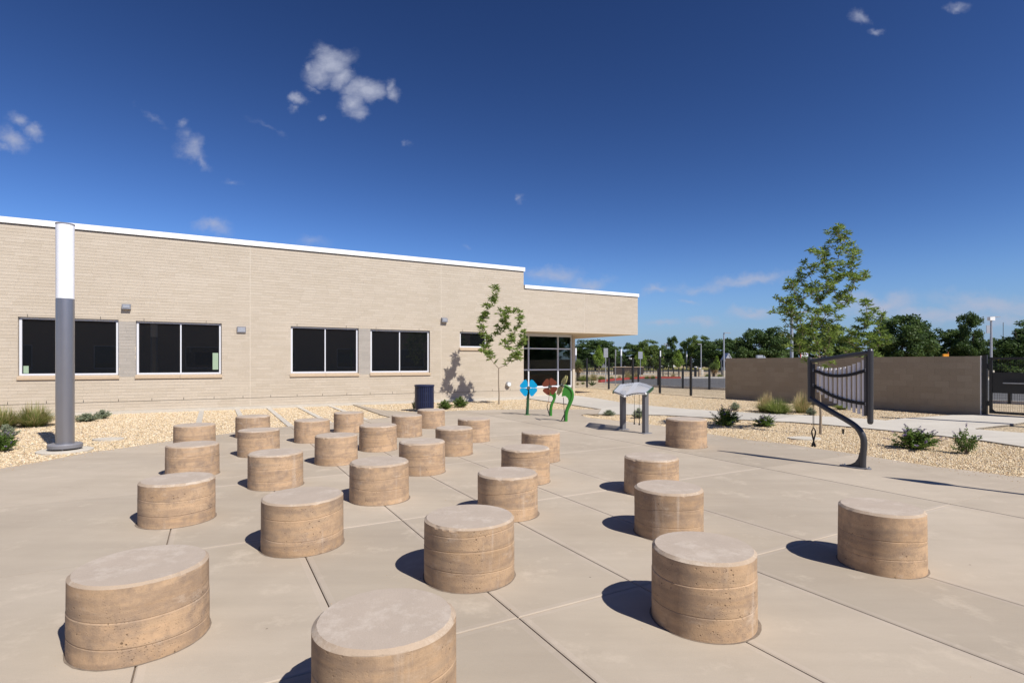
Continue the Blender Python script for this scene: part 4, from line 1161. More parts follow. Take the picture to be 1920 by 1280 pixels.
f3 = Vector((-.90, -.13, .42)).normalized(); up3 = Vector((.55, .0, .83)); xa = (up3 - f3*up3.dot(f3)).normalized(); ya = f3.cross(xa)
for an in (42, -42, 138, 222):
    m2 = MB(); ca_, sa = math.cos(R(an)), math.sin(R(an))
    P_ = [hb3 + f3*.05 + xa*((x+.012)*ca_ - y*sa) + ya*((x+.012)*sa + y*ca_) for x, y in petal_shape(.29, .27)]
    m2.plate(P_, f3*.014); m2.build('petal', M['ochre'], t3)
m2 = MB(); m2.tube([hb3, hb3+f3*.09], .045, 14); m2.build('hub', M['hub'], t3, smooth=True)
for dx in (-.055, .0):
    m2 = MB(); m2.tube([Vector((-.07,-.06,.66)), Vector((-.04,-.08,.20))], .008, 6); m2.tube([Vector((-.04,-.08,.20)), Vector((-.12+dx*-1.4,-.10,.03))], [.012,.016], 8); m2.build('mallet', M['black'], t3)
# instrument just outside the right edge whose shadow crosses the plaza
b4 = Vector((6.93, 5.87, 0)); t4 = empty('leaf_chime', b4); tag(t4, 'tall green leaf-topped instrument just outside the right edge, seen only by its shadow', 'chime instrument')
m2 = MB(); m2.tube([(0,0,0), (.0,.0,2.2)], [.05,.035], 12); m2.build('stem', M['leafgreen'], t4, smooth=True)
m2 = MB(); e1 = Vector((.70, .71, 0)); m2.plate([Vector((0,0,1.75)), e1*.10+Vector((0,0,1.95)), e1*.13+Vector((0,0,2.15)), e1*.07+Vector((0,0,2.45)), Vector((0,0,2.72)), -e1*.07+Vector((0,0,2.45)), -e1*.11+Vector((0,0,2.1))], Vector((.02,-.02,0))); m2.build('leaf_blade', M['leafgreen'], t4)

# ================================================================== SMALL GROUND ITEMS
for px, py, rx, ry, lab in ((203, 821.5, .30, .22, 'flat grey concrete disc in the gravel right of the big pole'), (1508, 820, .33, .24, 'flat pale concrete cover in the gravel left of the chime stem')):
    q = G(px, py); m2 = MB(); m2.prism([(rx*math.cos(a*math.pi/14)*(1+.03*math.sin(a*3)), ry*math.sin(a*math.pi/14)) for a in range(28)], -.05, -.002)
    tag(m2.build('valve_cover', M['footing'], None, q), lab, 'valve cover')
q = G(1580.8, 811); m2 = MB(); m2.tube([(0,0,-.03),(0,0,.07)], .022, 10); m2.tube([(0,0,.07),(0,0,.085)], .03, 10)
tag(m2.build('irrigation_riser', M['black'], None, q), 'small black irrigation riser in the gravel right of the mallets', 'irrigation riser')

# ================================================================== THINGS BEYOND THE FENCE
def sign(px, top, bot, Z, wpx, base_y, lab, turn=0.0, mat='galv'):
    t = empty('road_sign', (PT(px, 680, Z).x, Z, -.05), turn); tag(t, lab, 'road sign', 'grey-backed signs on posts by the driveway')
    zt, zb_ = EYE+(HY-top)*Z/FPX, EYE+(HY-bot)*Z/FPX; w_ = wpx*Z/FPX
    m2 = MB(); m2.box(-.025, .025, -.025, .025, 0, zt+.05); m2.build('post', M['galv'], t)
    m2 = MB(); m2.box(-w_/2, w_/2, -.035, -.027, zb_+.05, zt+.05); m2.build('sign_plate', M[mat], t)
sign(1135.8, 652.5, 670, 41.7, 8, 718, 'tall grey-backed sign left of the far white-topped pole')
sign(1153.8, 655, 667, 38.5, 5, 722, 'sign turned edge-on between two tall fence posts', R(62))
sign(1200.7, 659, 672.5, 57, 8, 708, 'small grey-backed sign above the right end of the dark low wall')
# dark brown low wall with pale coping
q0, q1 = G(1151, 701.5), G(1206, 701.5)
dw = empty('low_sign_wall', ((q0.x+q1.x)/2, q0.y, -.04)); tag(dw, 'dark brown low wall with pale coping beyond the driveway', 'wall')
L_ = (q1-q0).length
m2 = MB(); m2.box(-L_/2, L_/2, 0, .5, 0, 1.0); m2.build('panel_wall', M['wood_dark'], dw)
m2 = MB(); m2.box(-L_/2-.12, L_/2+.05, -.06, .56, 1.001, 1.07); m2.build('coping', M['sill'], dw)
# bike racks
rack = None
for k_ in range(7):
    loc = G(1086+k_*9.5, 701.5 - (k_ % 2)*.8); loc.z = -.04
    if rack is None:
        rack = empty('bike_rack', loc, .3)
        for s_ in range(3):
            P_ = [Vector((s_*.3-.3, 0, .0)), Vector((s_*.3-.3, 0, .75)), Vector((s_*.3-.15, 0, .92)), Vector((s_*.3, 0, .75)), Vector((s_*.3, 0, 0))]
            m2 = MB(); m2.tube(smoothpath(P_, 1), .03, 6); m2.build('hoop', M['wood_dark'], rack)
        o = rack
    else:
        o = copy_tree(rack); o.location = loc
    tag(o, ['leftmost dark hoop bike rack beside the big yucca','second dark hoop bike rack from the left beyond the driveway','third dark hoop bike rack from the left beyond the driveway','middle one of the seven dark hoop bike racks beyond the driveway','third bike rack from the right beyond the driveway','second bike rack from the right beyond the driveway','rightmost bike rack, against the dark brown low wall'][k_], 'bike rack', 'row of bike racks beyond the driveway')
# guard rails
for (xa_, xb_, yb, lab) in ((1243, 1273, 706.5, 'dark tubular guard rail behind the red kerb'), (1207, 1225, 699, 'small dark railing right of the dark brown low wall')):
    q0, q1 = G(xa_, yb), G(xb_, yb); gr = empty('guard_rail', (q0.x, q0.y, -.04)); tag(gr, lab, 'railing')
    L_ = (q1-q0).length; hgt = (yb-692 if xa_ > 1230 else 12)*q0.y/FPX
    n = 4
    for i in range(n): m2 = MB(); m2.box(L_*i/(n-1)-.05, L_*i/(n-1)+.05, -.05, .05, 0, hgt+.2); m2.build('post', M['black'], gr)
    m2 = MB(); m2.box(-.05, L_+.05, -.03, .03, hgt*.85, hgt*.95); m2.build('rail', M['black'], gr)
    m2 = MB(); m2.box(-.05, L_+.05, -.02, .02, hgt*.35, hgt*.42); m2.build('rail', M['black'], gr)
for px, top, bot, mat, lab in ((1304, 688, 707.6, 'black', 'dark charging bollard at the far kerb, left of the bare post'), (1311.5, 690, 707.5, 'rooftan', 'tan bollard right beside the dark charging bollard')):
    q = G(px, bot); hgt = (bot-top)*q.y/FPX; kb = empty('bollard', (q.x, q.y, -.03)); tag(kb, lab, 'bollard')
    m2 = MB(); m2.tube([(0,0,0),(0,0,hgt)], .13, 12); m2.build('body', M[mat], kb, smooth=True)
    m2 = MB(); m2.tube([(.0,0,hgt+.001),(.0,0,hgt+.08)], .15, 12); m2.build('cap', M['white'], kb)
# utility pole and thin masts
for px, top, Z, arm, lab in ((1249.3, 646, 150, 1, 'dark wooden utility pole with crossarm left of the narrow far tree'), (1392.3, 649, 180, 0, 'thin far mast in the sky gap left of the brown wall'), (1881, 604, 150, 0, 'thin far radio mast right of the lamp behind the gate')):
    h_ = EYE+(HY-top)*Z/FPX; up_ = empty('utility_pole', (PT(px, 680, Z).x, Z, -.04)); tag(up_, lab, 'utility pole')
    m2 = MB(); m2.tube([(0,0,0),(0,0,h_)], .14 if arm else .07, 6); m2.build('pole', M['darkbark'], up_)
    if arm: m2 = MB(); m2.box(-1.0, 1.0, -.08, .08, h_-.5, h_-.3); m2.build('crossarm', M['darkbark'], up_); m2 = MB(); m2.box(-.6, .6, -.3, .3, h_+.0, h_+.35); m2.build('lamp_head', M['galv'], up_)
# houses across the field
def house(px, Z, w_, dp, hw, hr, wall_m, roof_m, lab, gable=True, turn=0.0):
    t = empty('far_house', (PT(px, 680, Z).x, Z, -.04), turn); tag(t, lab, 'house', 'low houses across the field')
    m2 = MB(); m2.box(-w_/2, w_/2, 0, dp, 0, hw); 
    if gable: m2.add([(-w_/2,-.001,hw),(w_/2,-.001,hw),(0,-.001,hw+hr),(-w_/2,dp,hw),(w_/2,dp,hw),(0,dp,hw+hr)], [(0,1,2),(3,5,4)])
    m2.build('walls', M[wall_m], t)
    e = min(.5, w_*.06)
    m2 = MB()
    if gable:
        for s in (-1, 1):
            m2.add([(s*(w_/2+e),-e,hw-.15),(0,-e,hw+hr+.1),(0,dp+e,hw+hr+.1),(s*(w_/2+e),dp+e,hw-.15),(s*(w_/2+e),-e,hw-.4),(0,-e,hw+hr-.1),(0,dp+e,hw+hr-.1),(s*(w_/2+e),dp+e,hw-.4)], [(0,1,2,3),(7,6,5,4),(0,4,5,1),(3,2,6,7),(0,3,7,4)])
    else:
        m2.add([(-w_/2-e,-e,hw),(w_/2+e,-e,hw),(w_/2+e,dp+e,hw),(-w_/2-e,dp+e,hw),(-w_/2+hr,dp/2,hw+hr),(w_/2-hr,dp/2,hw+hr)], [(0,1,5,4),(1,2,5),(2,3,4,5),(3,0,4),(3,2,1,0)])
    m2.build('roof', M[roof_m], t)
    for s in (-.28, .25):
        m2 = MB(); m2.box(w_*s-.7, w_*s+.7, -.05, -.002, 1.0, 2.0); m2.build('window', M['glass'], t)
house(1255.5, 205, 7.5, 9, 2.5, 1.25, 'white', 'rooftan', 'small white gabled house with a tan roof across the field')
house(1237, 206, 9, 8, 2.6, 1.1, 'rooftan', 'rooftan', 'tan-roofed house adjoining the white gabled one', False)
house(1111, 190, 5, 8, 2.7, .9, 'white', 'rooftan', 'white house glimpsed between the left fence posts', False)
house(1131, 195, 6, 8, 2.6, .9, 'white', 'rooftan', 'white house hidden partly by the tall grey-backed sign', False)
house(1178, 215, 8, 8, 2.6, 1.2, 'rooftan', 'white', 'pale-roofed house behind the dark brown low wall', False)
house(1343, 300, 11, 8, 2.3, .8, 'white', 'rooftan', 'white house left of the brown wall, under the big far tree', False)
house(1366.5, 75, 1.0, 1.5, 2.15, .72, 'galv', 'galv', 'grey peaked shed top above the left end of the brown wall')
house(1916, 170, 9, 8, 2.2, 1.2, 'white', 'rooftan', 'white house glimpsed through the top of the gate', False)
# beige yard fence and chain-link in front of the houses
for (xa_, xb_, Z, h_, mat, lab) in ((1268, 1352, 165, 1.7, 'sill', 'long beige yard fence across the field, right part'), (1085, 1236, 175, 1.5, 'greymetal', 'long grey yard fence across the field, left part')):
    x0, x1 = PT(xa_, 680, Z).x, PT(xb_, 680, Z).x
    yf = empty('yard_fence', (x0, Z, -.04)); tag(yf, lab, 'fence')
    n = int((x1-x0)/2.4); pm = None
    for i in range(n):
        if pm is None: m2 = MB(); m2.box(.06, 2.34, 0, .05, .05, h_); pm = m2.mesh('panel', M[mat])
        link('panel', pm, yf, (i*2.4, 0, 0))
for px, lab in ((1872, 'left of two yellow posts seen through the gate'), (1884.3, 'right of two yellow posts seen through the gate')):
    Z = 90; x0 = PT(px, 680, Z).x; m2 = MB(); m2.tube([(0,0,0),(0,0,2.25)], .12, 10); tag(m2.build('yellow_post', M['yellow'], None, (x0, Z, -.04)), lab, 'post')
# play structure tops and a sign showing above the brown wall
ps = empty('play_frame', (PT(1773, 680, 70).x, 70, -.04)); tag(ps, 'orange play frame just showing above the brown wall', 'play frame')
m2 = MB(); m2.box(-.35, .35, -.1, .1, 2.1, 2.75); m2.build('panel', M['orange'], ps)
for s in (-.32, .32): m2 = MB(); m2.box(s-.04, s+.04, -.05, .05, 0, 3.0 if s > 0 else 2.09); m2.build('post', M['rust'], ps)
for px, w_, lab in ((1737, .5, 'grey block top just showing above the middle of the brown wall'), (1812, .5, 'pale block top just showing above the right part of the brown wall'), (1425.5, .62, 'square grey utility box top above the left part of the brown wall'), (1433.5, .35, 'small peaked grey box beside the square one above the brown wall')):
    Z = 60; m2 = MB(); hh = 2.25 if px > 1500 else 2.46
    if px == 1433.5: m2.add([(-.2,0,0),(.2,0,0),(.2,.3,0),(-.2,.3,0),(-.2,0,2.1),(.2,0,2.1),(.2,.3,2.1),(-.2,.3,2.1),(0,0,2.4),(0,.3,2.4)], [(0,1,5,8,4),(2,3,7,9,6),(1,2,6,5),(3,0,4,7),(5,6,9,8),(7,4,8,9)])
    else: m2.box(-w_/2, w_/2, 0, .4, 0, hh)
    tag(m2.build('utility_box', M['galv'], None, (PT(px, 680, Z).x, Z, -.04)), lab, 'utility box')
ys = empty('notice_board', (PT(1508.5, 680, 45).x, 45, -.04)); tag(ys, 'white notice board with purple and green bands above the brown wall', 'notice board')
zb_, zt_ = EYE+(HY-673)*45/FPX, EYE+(HY-659.8)*45/FPX; hw = .29
m2 = MB(); m2.box(-hw, hw, -.02, .02, zb_-.3, zt_); m2.build('board', M['white'], ys)
m2 = MB(); m2.box(-hw+.04, hw-.02, -.026, -.0205, zt_-.16, zt_-.09); m2.build('purple_band', M['signpurple'], ys)
m2 = MB(); m2.box(-hw+.05, hw-.02, -.026, -.0205, zb_-.28, zt_-.33); m2.build('green_band', M['signgreen'], ys)
m2 = MB(); m2.box(-hw-.06, -hw-.001, -.03, .03, zb_-.3, zt_+.01); m2.build('red_edge', M['signred'], ys)
for s in (-.2, .2): m2 = MB(); m2.box(s-.03, s+.03, .021, .06, 0, zt_-.1); m2.build('post', M['galv'], ys)
bc = empty('parked_car', (PT(1646, 680, 55).x, 55, -.04), .1); tag(bc, 'blue vehicle roof just showing above the brown wall behind the chime', 'car')
m2 = MB(); m2.add([(-1.9,-.85,.35),(1.9,-.85,.35),(1.9,.85,.35),(-1.9,.85,.35),(-1.9,-.85,1.15),(1.9,-.85,1.15),(1.9,.85,1.15),(-1.9,.85,1.15)], [(3,2,1,0),(4,5,6,7),(0,1,5,4),(1,2,6,5),(2,3,7,6),(3,0,4,7)])
m2.add([(-1.0,-.8,1.151),(1.0,-.8,1.151),(1.0,.8,1.151),(-1.0,.8,1.151),(-.62,-.66,2.16),(.62,-.66,2.16),(.62,.66,2.16),(-.62,.66,2.16)], [(4,5,6,7),(0,1,5,4),(1,2,6,5),(2,3,7,6),(3,0,4,7)])
m2.build('body', simple('blue_car_paint', (.05, .12, .36), .3), bc)
for sx in (-1.15, 1.15):
    for sy in (-.8, .8): m2 = MB(); m2.tube([(sx, sy-.1, .32), (sx, sy+.1, .32)], .32, 14); m2.build('wheel', M['black'], bc)

# ================================================================== VEGETATION
def leaf_mesh(name, C, D, W, L_, wd_, mat, rnd, fold=.0):
    """C centres(base), D direction unit, W width dir unit, arrays; diamond leaves"""
    n = len(C); L_ = np.broadcast_to(L_, (n,))[:, None]; wd_ = np.broadcast_to(wd_, (n,))[:, None]
    a = C; c = C + D*L_; m = C + D*L_*.45
    b, d = m + W*wd_*.5, m - W*wd_*.5
    v = np.stack([a, b, c, d], 1).reshape(-1, 3)
    me = bpy.data.meshes.new(name)
    me.vertices.add(4*n); me.vertices.foreach_set('co', v.ravel())
    me.loops.add(4*n); me.loops.foreach_set('vertex_index', np.arange(4*n, dtype=np.int32))
    me.polygons.add(n); me.polygons.foreach_set('loop_start', np.arange(0, 4*n, 4, dtype=np.int32)); 
    me.update(calc_edges=True); me.validate()
    me.materials.append(mat)
    at = me.attributes.new('rnd', 'FLOAT', 'FACE'); at.data.foreach_set('value', np.asarray(rnd, dtype=np.float32)[:len(me.polygons)])
    return me
def unit(a): return a/np.maximum(np.linalg.norm(a, axis=1, keepdims=True), 1e-9)
def rand_unit(n, g): return unit(g.normal(size=(n, 3)))

def young_tree(name, base, limbs, trunk_top, lab, tr=.03, nper=16, cl=.11, mat='ash', seed=1, spread=.22, grp='young staked trees', start=.28, extra=2):
    """limbs: list of (tip point, start fraction) in local coordinates; leaves in drooping sprays along their outer part"""
    g = np.random.default_rng(seed); t = empty(name, base); tag(t, lab, 'tree', grp)
    tt = Vector(trunk_top); m2 = MB()
    m2.tube([(0,0,-.04), tt*.25+Vector((.01,0,0)), tt*.6+Vector((-.008,.01,0)), tt], [tr*1.25, tr, tr*.9, tr*.8], 9)
    m2.build('trunk', M['bark'], t, smooth=True)
    sprays = []
    m2 = MB()
    nodes_ = [tt*f_ for f_ in (.82, .9, 1.0)]
    limbs = list(limbs) + [(Vector(tp)+Vector(g.normal(size=3))*(.45*spread+.03)-Vector((0,0,.10)), st_) for tp, st_ in limbs for _ in range(extra)]
    for tip, st in sorted(limbs, key=lambda q: (Vector(q[0])-tt).length):
        tip = Vector(tip)
        # grow from the nearest suitable point of the skeleton built so far
        a = min(nodes_, key=lambda q: (tip-q).length + (.9*max(0, q.z-(tip.z-.55*(tip-q).length))) + .22*(q-tt).length)
        bend = Vector((tip.x-a.x, tip.y-a.y, 0))*.35
        mid = a.lerp(tip, .45) + bend*.5 - Vector((0,0,.06*(tip-a).length)); 
        P_ = smoothpath([a, a.lerp(mid, .5), mid, mid.lerp(tip, .55)+Vector((g.normal()*.02, g.normal()*.02, .0)), tip], 2)
        k = len(P_); L_ = (tip-a).length
        nodes_ += [P_[int(k*q)] for q in (.2, .4, .6)]
        r0 = tr*.8*min(1, L_/1.2)*(1-.45*min(1, (a-tt).length/1.5))+.003
        m2.tube(P_, [r0*(1-.8*i/(k-1))+.002 for i in range(k)], 6)
        for q in range(int(nper*L_)):
            f_ = start + (1-start)*g.random()**.85; i = min(int(f_*(k-1)), k-2); p = P_[i].lerp(P_[i+1], f_*(k-1)-i)
            dd = Vector(g.normal(size=3)); dd.z = abs(dd.z)*.5+.15; dd.normalize()
            ln = spread*(1.15-f_*.75)*(.35+.65*g.random()); e = p + dd*ln
            if ln > .05: m2.tube([p, p.lerp(e, .5)+Vector((0,0,.01)), e], [.004,.003,.002], 4, caps=False)
            sprays.append((e, dd))
        sprays.append((P_[-1], Vector((0,0,1)))); sprays.append((P_[-2], Vector((0,0,1))))
    m2.build('branches', M['bark'], t, smooth=True)
    C, D, W, RN = [], [], [], []
    for e, dd in sprays:
        n = g.integers(7, 12); br = g.random()
        for _ in range(n):
            u = g.normal(size=3); u[2] = u[2]*.45 - .12; u /= np.linalg.norm(u); u = u*.85 + np.array(dd)*.35; u /= np.linalg.norm(u)
            w = np.cross(u, g.normal(size=3)); w /= np.linalg.norm(w)
            C.append(np.array(e) + g.normal(size=3)*.018); D.append(u); W.append(w); RN.append(np.clip(.6*br+.4*g.random(), 0, 1))
    C, D, W = map(np.array, (C, D, W))
    me = leaf_mesh('leaves', C, D, W, cl*g.uniform(.65, 1.25, len(C)), cl*.27, M[mat], RN)
    link('leaves', me, t)
    return t
def L_at(base, px, py, Z, dy=0.):
    p = PT(px, py, Z+dy); return Vector((p.x-base[0], p.y-base[1], p.z))
# by the facade
bA = G(935.5, 756.5); bA = Vector((bA.x, bA.y, 0)); ZA = bA.y
tips = [(931.5,542,1,0),(925,560,1,.1),(913,573,1,-.15),(909,592,1,.2),(903,600,.95,-.1),(937,582,1,.1),(951,585,1,-.2),(953,608,1,.25),(967,581,1,.1),(975,596,1,-.15),(983,622,1,.0),(975,645,.95,.25),(965,655,.95,-.2),(945,640,1,-.3),(920,640,1,.3),(909,650,.92,.0),(905,625,1,.15),(958,630,1,-.1),(930,612,1,.3),(963,668,.92,.2),(912,663,.9,-.2),(943,600,1,.15)]
young_tree('young_tree', bA, [(L_at(bA, x, y, ZA, dy), st) for x, y, st, dy in tips], L_at(bA, 935, 690, ZA), 'slender young tree standing in the gravel before the facade, left of the entrance', .026, 15, .165, seed=4, spread=.22, start=.28, extra=1)
# behind the chime
bB = G(1538.5, 812); bB = Vector((bB.x, bB.y, 0)); ZB = bB.y
tips = [(1577,428,1,0),(1585,446,1,.1),(1566,430,1,-.1),(1559,452,1,.2),(1521,470,1,.1),(1537,474,1,-.15),(1549,480,1,.25),(1573,476,1,-.2),(1583,495,1,.15),(1610,470,1,.1),(1604,498,1,-.1),(1621,516,1,.2),(1598,540,1,.0),(1586,515,1,-.25),(1503,508,1,.1),(1485,528,1,-.1),(1474,540,.98,.15),(1468,562,.98,0),(1480,578,.95,.2),(1464,585,.95,-.1),(1540,560,1,.1),(1552,575,1,-.15),(1535,585,1,.2),(1575,520,1,.2),(1602,515,1,.15),(1590,560,1,-.1),(1548,620,1,.1),(1535,640,.9,-.1),(1518,515,1,.1),(1560,600,1,.1),(1490,590,.95,.1),(1512,545,1,-.25),(1530,530,1,.3),(1548,545,1,0),(1566,530,1,.2),(1520,580,.98,-.2),(1505,620,.9,.2),(1492,640,.85,-.1),(1515,650,.85,.1),(1570,575,1,-.1),(1556,500,1,-.3),(1540,600,1,.15),(1500,560,1,.2),(1512,610,.9,-.15),(1545,650,.8,.2),(1530,665,.75,-.1),(1555,665,.8,0),(1530,500,1,.1),(1545,520,1,-.2),(1575,550,1,.15),(1592,470,1,-.1),(1510,535,1,.25),(1525,620,1,-.1),(1560,625,1,.2),(1480,560,1,.0),(1470,600,1,.1),(1500,590,1,-.2)]
young_tree('young_tree', bB, [(L_at(bB, x, y, ZB, dy), st) for x, y, st, dy in tips], L_at(bB, 1536, 668, ZB), 'airy young tree growing in the gravel right behind the chime frame', .026, 17, .105, seed=9, spread=.17, start=.25)
# paler one behind the brown wall
bC = Vector((PT(1612, 680, 24.5).x, 24.5, -.04)); ZC = 24.5
tips = [(1628,563,1,0),(1643,578,1,.1),(1622,600,1,-.2),(1646,605,1,.2),(1604,612,1,.3),(1590,618,1,-.3),(1578,636,1,0),(1652,632,1,0),(1650,645,1,.3),(1636,630,1,-.3),(1618,628,1,.2),(1598,640,1,-.1),(1630,650,1,.1),(1585,655,1,.3),(1612,645,1,0),(1640,660,1,-.2),(1597,625,1,.4),(1610,600,1,.1)]
young_tree('young_tree', bC, [(L_at(bC, x, y, ZC, dy), st) for x, y, st, dy in tips], (.0, 0, 1.7), 'yellow-green young tree peeping over the brown wall right behind the chime frame', .035, 14, .19, mat='ash', seed=15, spread=.34, start=.3)
# small bright trees across the driveway
for px, top, Z, w_, lab, sd_ in ((1123, 648, 84, 22, 'bright lime young tree between the left fence posts', 21), (1201, 653, 92, 22, 'pale young tree behind the small grey-backed sign', 22), (1272, 656, 84, 20, 'lime young tree right of the white gabled house', 23), (1344, 668, 80, 10, 'small lime bush-like tree left of the tall lamp post', 24)):
    g = np.random.default_rng(sd_); h_ = EYE+(HY-top)*Z/FPX; ww = w_*Z/FPX
    bp_ = (PT(px, 680, Z).x, Z, -.04); t = empty('young_tree', bp_); tag(t, lab, 'tree', 'young trees across the driveway')
    m2 = MB(); m2.tube([(0,0,0),(0,0,h_*.45)], [.06,.04], 6); m2.build('trunk', M['bark'], t)
    n = 2600; zz = g.random(n)**.8; rad = ww/2*np.sin(np.clip(zz*1.0+.08, 0, 1)*math.pi)**.7*(1-.35*zz)
    an = g.random(n)*6.28; rr_ = rad*np.sqrt(g.random(n))*(1+.25*np.sin(an*3+zz*9))
    C = np.stack([rr_*np.cos(an), rr_*np.sin(an), h_*(.28+.72*zz)], 1)
    D = rand_unit(n, g); W = unit(np.cross(D, rand_unit(n, g)))
    link('crown', leaf_mesh('crown', C, D, W, .22, .14, M['lime'], g.random(n)), t)

# ---- big trees in the background: three crowns, each copy scaled and turned
def crown_mesh(seed, mat, shape='round', n_cl=170, per=110, leaf=.036):
    """crown in a unit box: x,y in -.5..5, z 0..1"""
    g = np.random.default_rng(seed); C, D, W, RN = [], [], [], []
    ctr = []
    while len(ctr) < n_cl:
        p = g.random(3)*np.array([1, 1, 1]) - np.array([.5, .5, 0])
        z = p[2]; an = math.atan2(p[1], p[0])
        if shape == 'round': R_ = .5*max(0, 1-(abs(z-.38)/.62)**2.6)**.5*(1+.14*math.sin(an*3+seed)+.10*math.sin(an*5+z*7+seed))
        elif shape == 'tall': R_ = .42*(1-.55*z)*(1+.25*math.sin(z*11+seed))*(1 if z > .1 else z*10)
        else: R_ = .5*(1-z)**.8*(1+.12*math.sin(z*30+seed))
        rad = math.hypot(p[0], p[1])
        if rad < R_ and (rad > R_*.5 or g.random() < .5): ctr.append(p)
    for p in ctr:
        s = g.uniform(.05, .115); n = int(per*(s/.08)**2); br = g.random()
        q = rand_unit(n, g)*(g.random((n, 1))**.35)*np.array([s, s, s*.75])
        C.append(p+q); nrm = unit(q+1e-6)
        d = unit(rand_unit(n, g)+nrm*.3+np.array([0,0,-.1])); D.append(d); W.append(unit(np.cross(d, rand_unit(n, g)*.6+nrm*.9)))
        RN.append(np.clip(.55*br+.45*g.random(n), 0, 1))
    # twigs sticking out of the outline
    C, D, W = np.vstack(C), np.vstack(D), np.vstack(W); RN = np.concatenate(RN)
    return leaf_mesh('crown', C, D, W, leaf*g.uniform(.7, 1.4, len(C)), leaf*.75, M[mat], RN)
CR = {'a': crown_mesh(1, 'elm'), 'b': crown_mesh(2, 'elm', n_cl=150), 'c': crown_mesh(3, 'elm2', n_cl=150), 't': crown_mesh(4, 'elm', 'tall', 110), 'k': crown_mesh(6, 'elm', 'cone', 150), 'd': crown_mesh(8, 'elm', n_cl=180)}
def far_tree(kind, px, top, wpx, Z, lab, bot=.12, dep=1.0, rot=0.):
    h_ = EYE + (HY-top)*Z/FPX; w_ = wpx*Z/FPX
    t = empty('tree', (PT(px, 680, Z).x, Z, -.05)); tag(t, lab, 'tree', 'full-grown trees in the background')
    m2 = MB(); r_ = max(.12, w_*.022)
    m2.tube([(0,0,0),(r_*.5,0,h_*.25),(-r_*.3,0,h_*.45)], [r_*1.3, r_, r_*.6], 7)
    for k_ in range(5):
        a = k_*1.26+rot; m2.tube([(0,0,h_*.2),(w_*.14*math.cos(a), w_*.14*math.sin(a), h_*.42),(w_*.30*math.cos(a), w_*.30*math.sin(a), h_*(.62+.05*(k_ % 3)))], [r_*.6, r_*.4, r_*.15], 5)
    m2.build('trunk', M['darkbark'], t)
    c = link('crown', CR[kind], t, (0, 0, h_*bot)); c.scale = (w_*1.08, w_*1.08*dep, h_*(1-bot)*.97); c.rotation_euler = (0, 0, rot)
    return t
far_tree('a', 1116, 634, 84, 112, 'wide dark tree seen under the roof overhang, right of the entrance', .10, 1, .3)
far_tree('b', 1179, 643, 50, 118, 'dark tree behind the far white-topped pole, lower than its neighbours', .08, 1, 1.2)
far_tree('c', 1216, 635, 50, 116, 'green rounded tree above the left part of the white gabled house', .08, 1, 2.0)
far_tree('b', 1245, 652, 34, 150, 'low dark tree behind the utility pole', .05, 1, .9)
far_tree('t', 1261, 631, 30, 135, 'narrow ragged tree with bare gaps left of the largest far tree', .12, 1, .4)
far_tree('t', 1281, 639, 24, 128, 'short narrow tree squeezed against the largest far tree', .12, 1, 2.4)
far_tree('c', 1312, 627, 56, 120, 'paler left half of the largest far crowns, left of the tall lamp post', .10, 1, 1.5)
far_tree('d', 1350, 632, 84, 112, 'dark broad tree behind the tall lamp post at the wall end', .10, 1, .1)
far_tree('a', 1434, 610, 84, 88, 'dark tree rising behind the left part of the brown wall', .05, 1, 2.6)
far_tree('d', 1480, 618, 60, 92, 'dark tree filling the gap behind the thick lamp post', .05, 1, .9)
far_tree('b', 1545, 600, 86, 90, 'dark tree right behind the airy young tree', .06, 1, 3.1)
far_tree('c', 1585, 645, 60, 100, 'lower green tree between the young tree and the chime post', .04, 1, .6)
far_tree('a', 1692, 585, 104, 86, 'large full tree behind the right part of the brown wall', .05, 1, 4.1)
far_tree('b', 1652, 648, 50, 110, 'low dark tree at the left foot of the large full tree', .02, 1, 4.1)
far_tree('d', 1770, 612, 84, 90, 'middle-height tree between the large full one and the narrow tall one', .05, 1, 5.0)
far_tree('t', 1820, 588, 62, 84, 'narrow tall tree behind the right end of the brown wall', .05, 1, 5.5)
far_tree('b', 1862, 634, 70, 105, 'low tree line crown behind the lamp post at the gate', .03, 1, .2)
far_tree('k', 1924, 590, 120, 78, 'dark tiered evergreen cut off by the right edge of the photo', .04, 1, 1.0)
far_tree('b', 1390, 660, 30, 160, 'tiny far tree in the sky gap left of the brown wall', .02, 1, 2.2)
far_tree('c', 1095, 655, 40, 150, 'far low tree behind the wide dark tree by the entrance', .02, 1, 2.9)
for x, y, h_, w_, kd_, lab in ((95, 70, 9, 11, 'a', 'wide tree outside the right edge, nearest beyond the evergreen'), (112, 58, 8, 10, 'c', 'paler tree farther outside the right edge'), (126, 44, 9, 11, 'd', 'full tree at the far right outside the frame'), (108, 88, 10, 12, 'b', 'tall tree behind the row outside the right edge')):
    t = empty('tree', (x, y, -.05)); tag(t, lab, 'tree', 'full-grown trees in the background')
    m2 = MB(); m2.tube([(0,0,0),(0,0,h_*.5)], [.25,.12], 7); m2.build('trunk', M['darkbark'], t)
    c = link('crown', CR[kd_], t, (0, 0, h_*.08)); c.scale = (w_, w_, h_*.9)
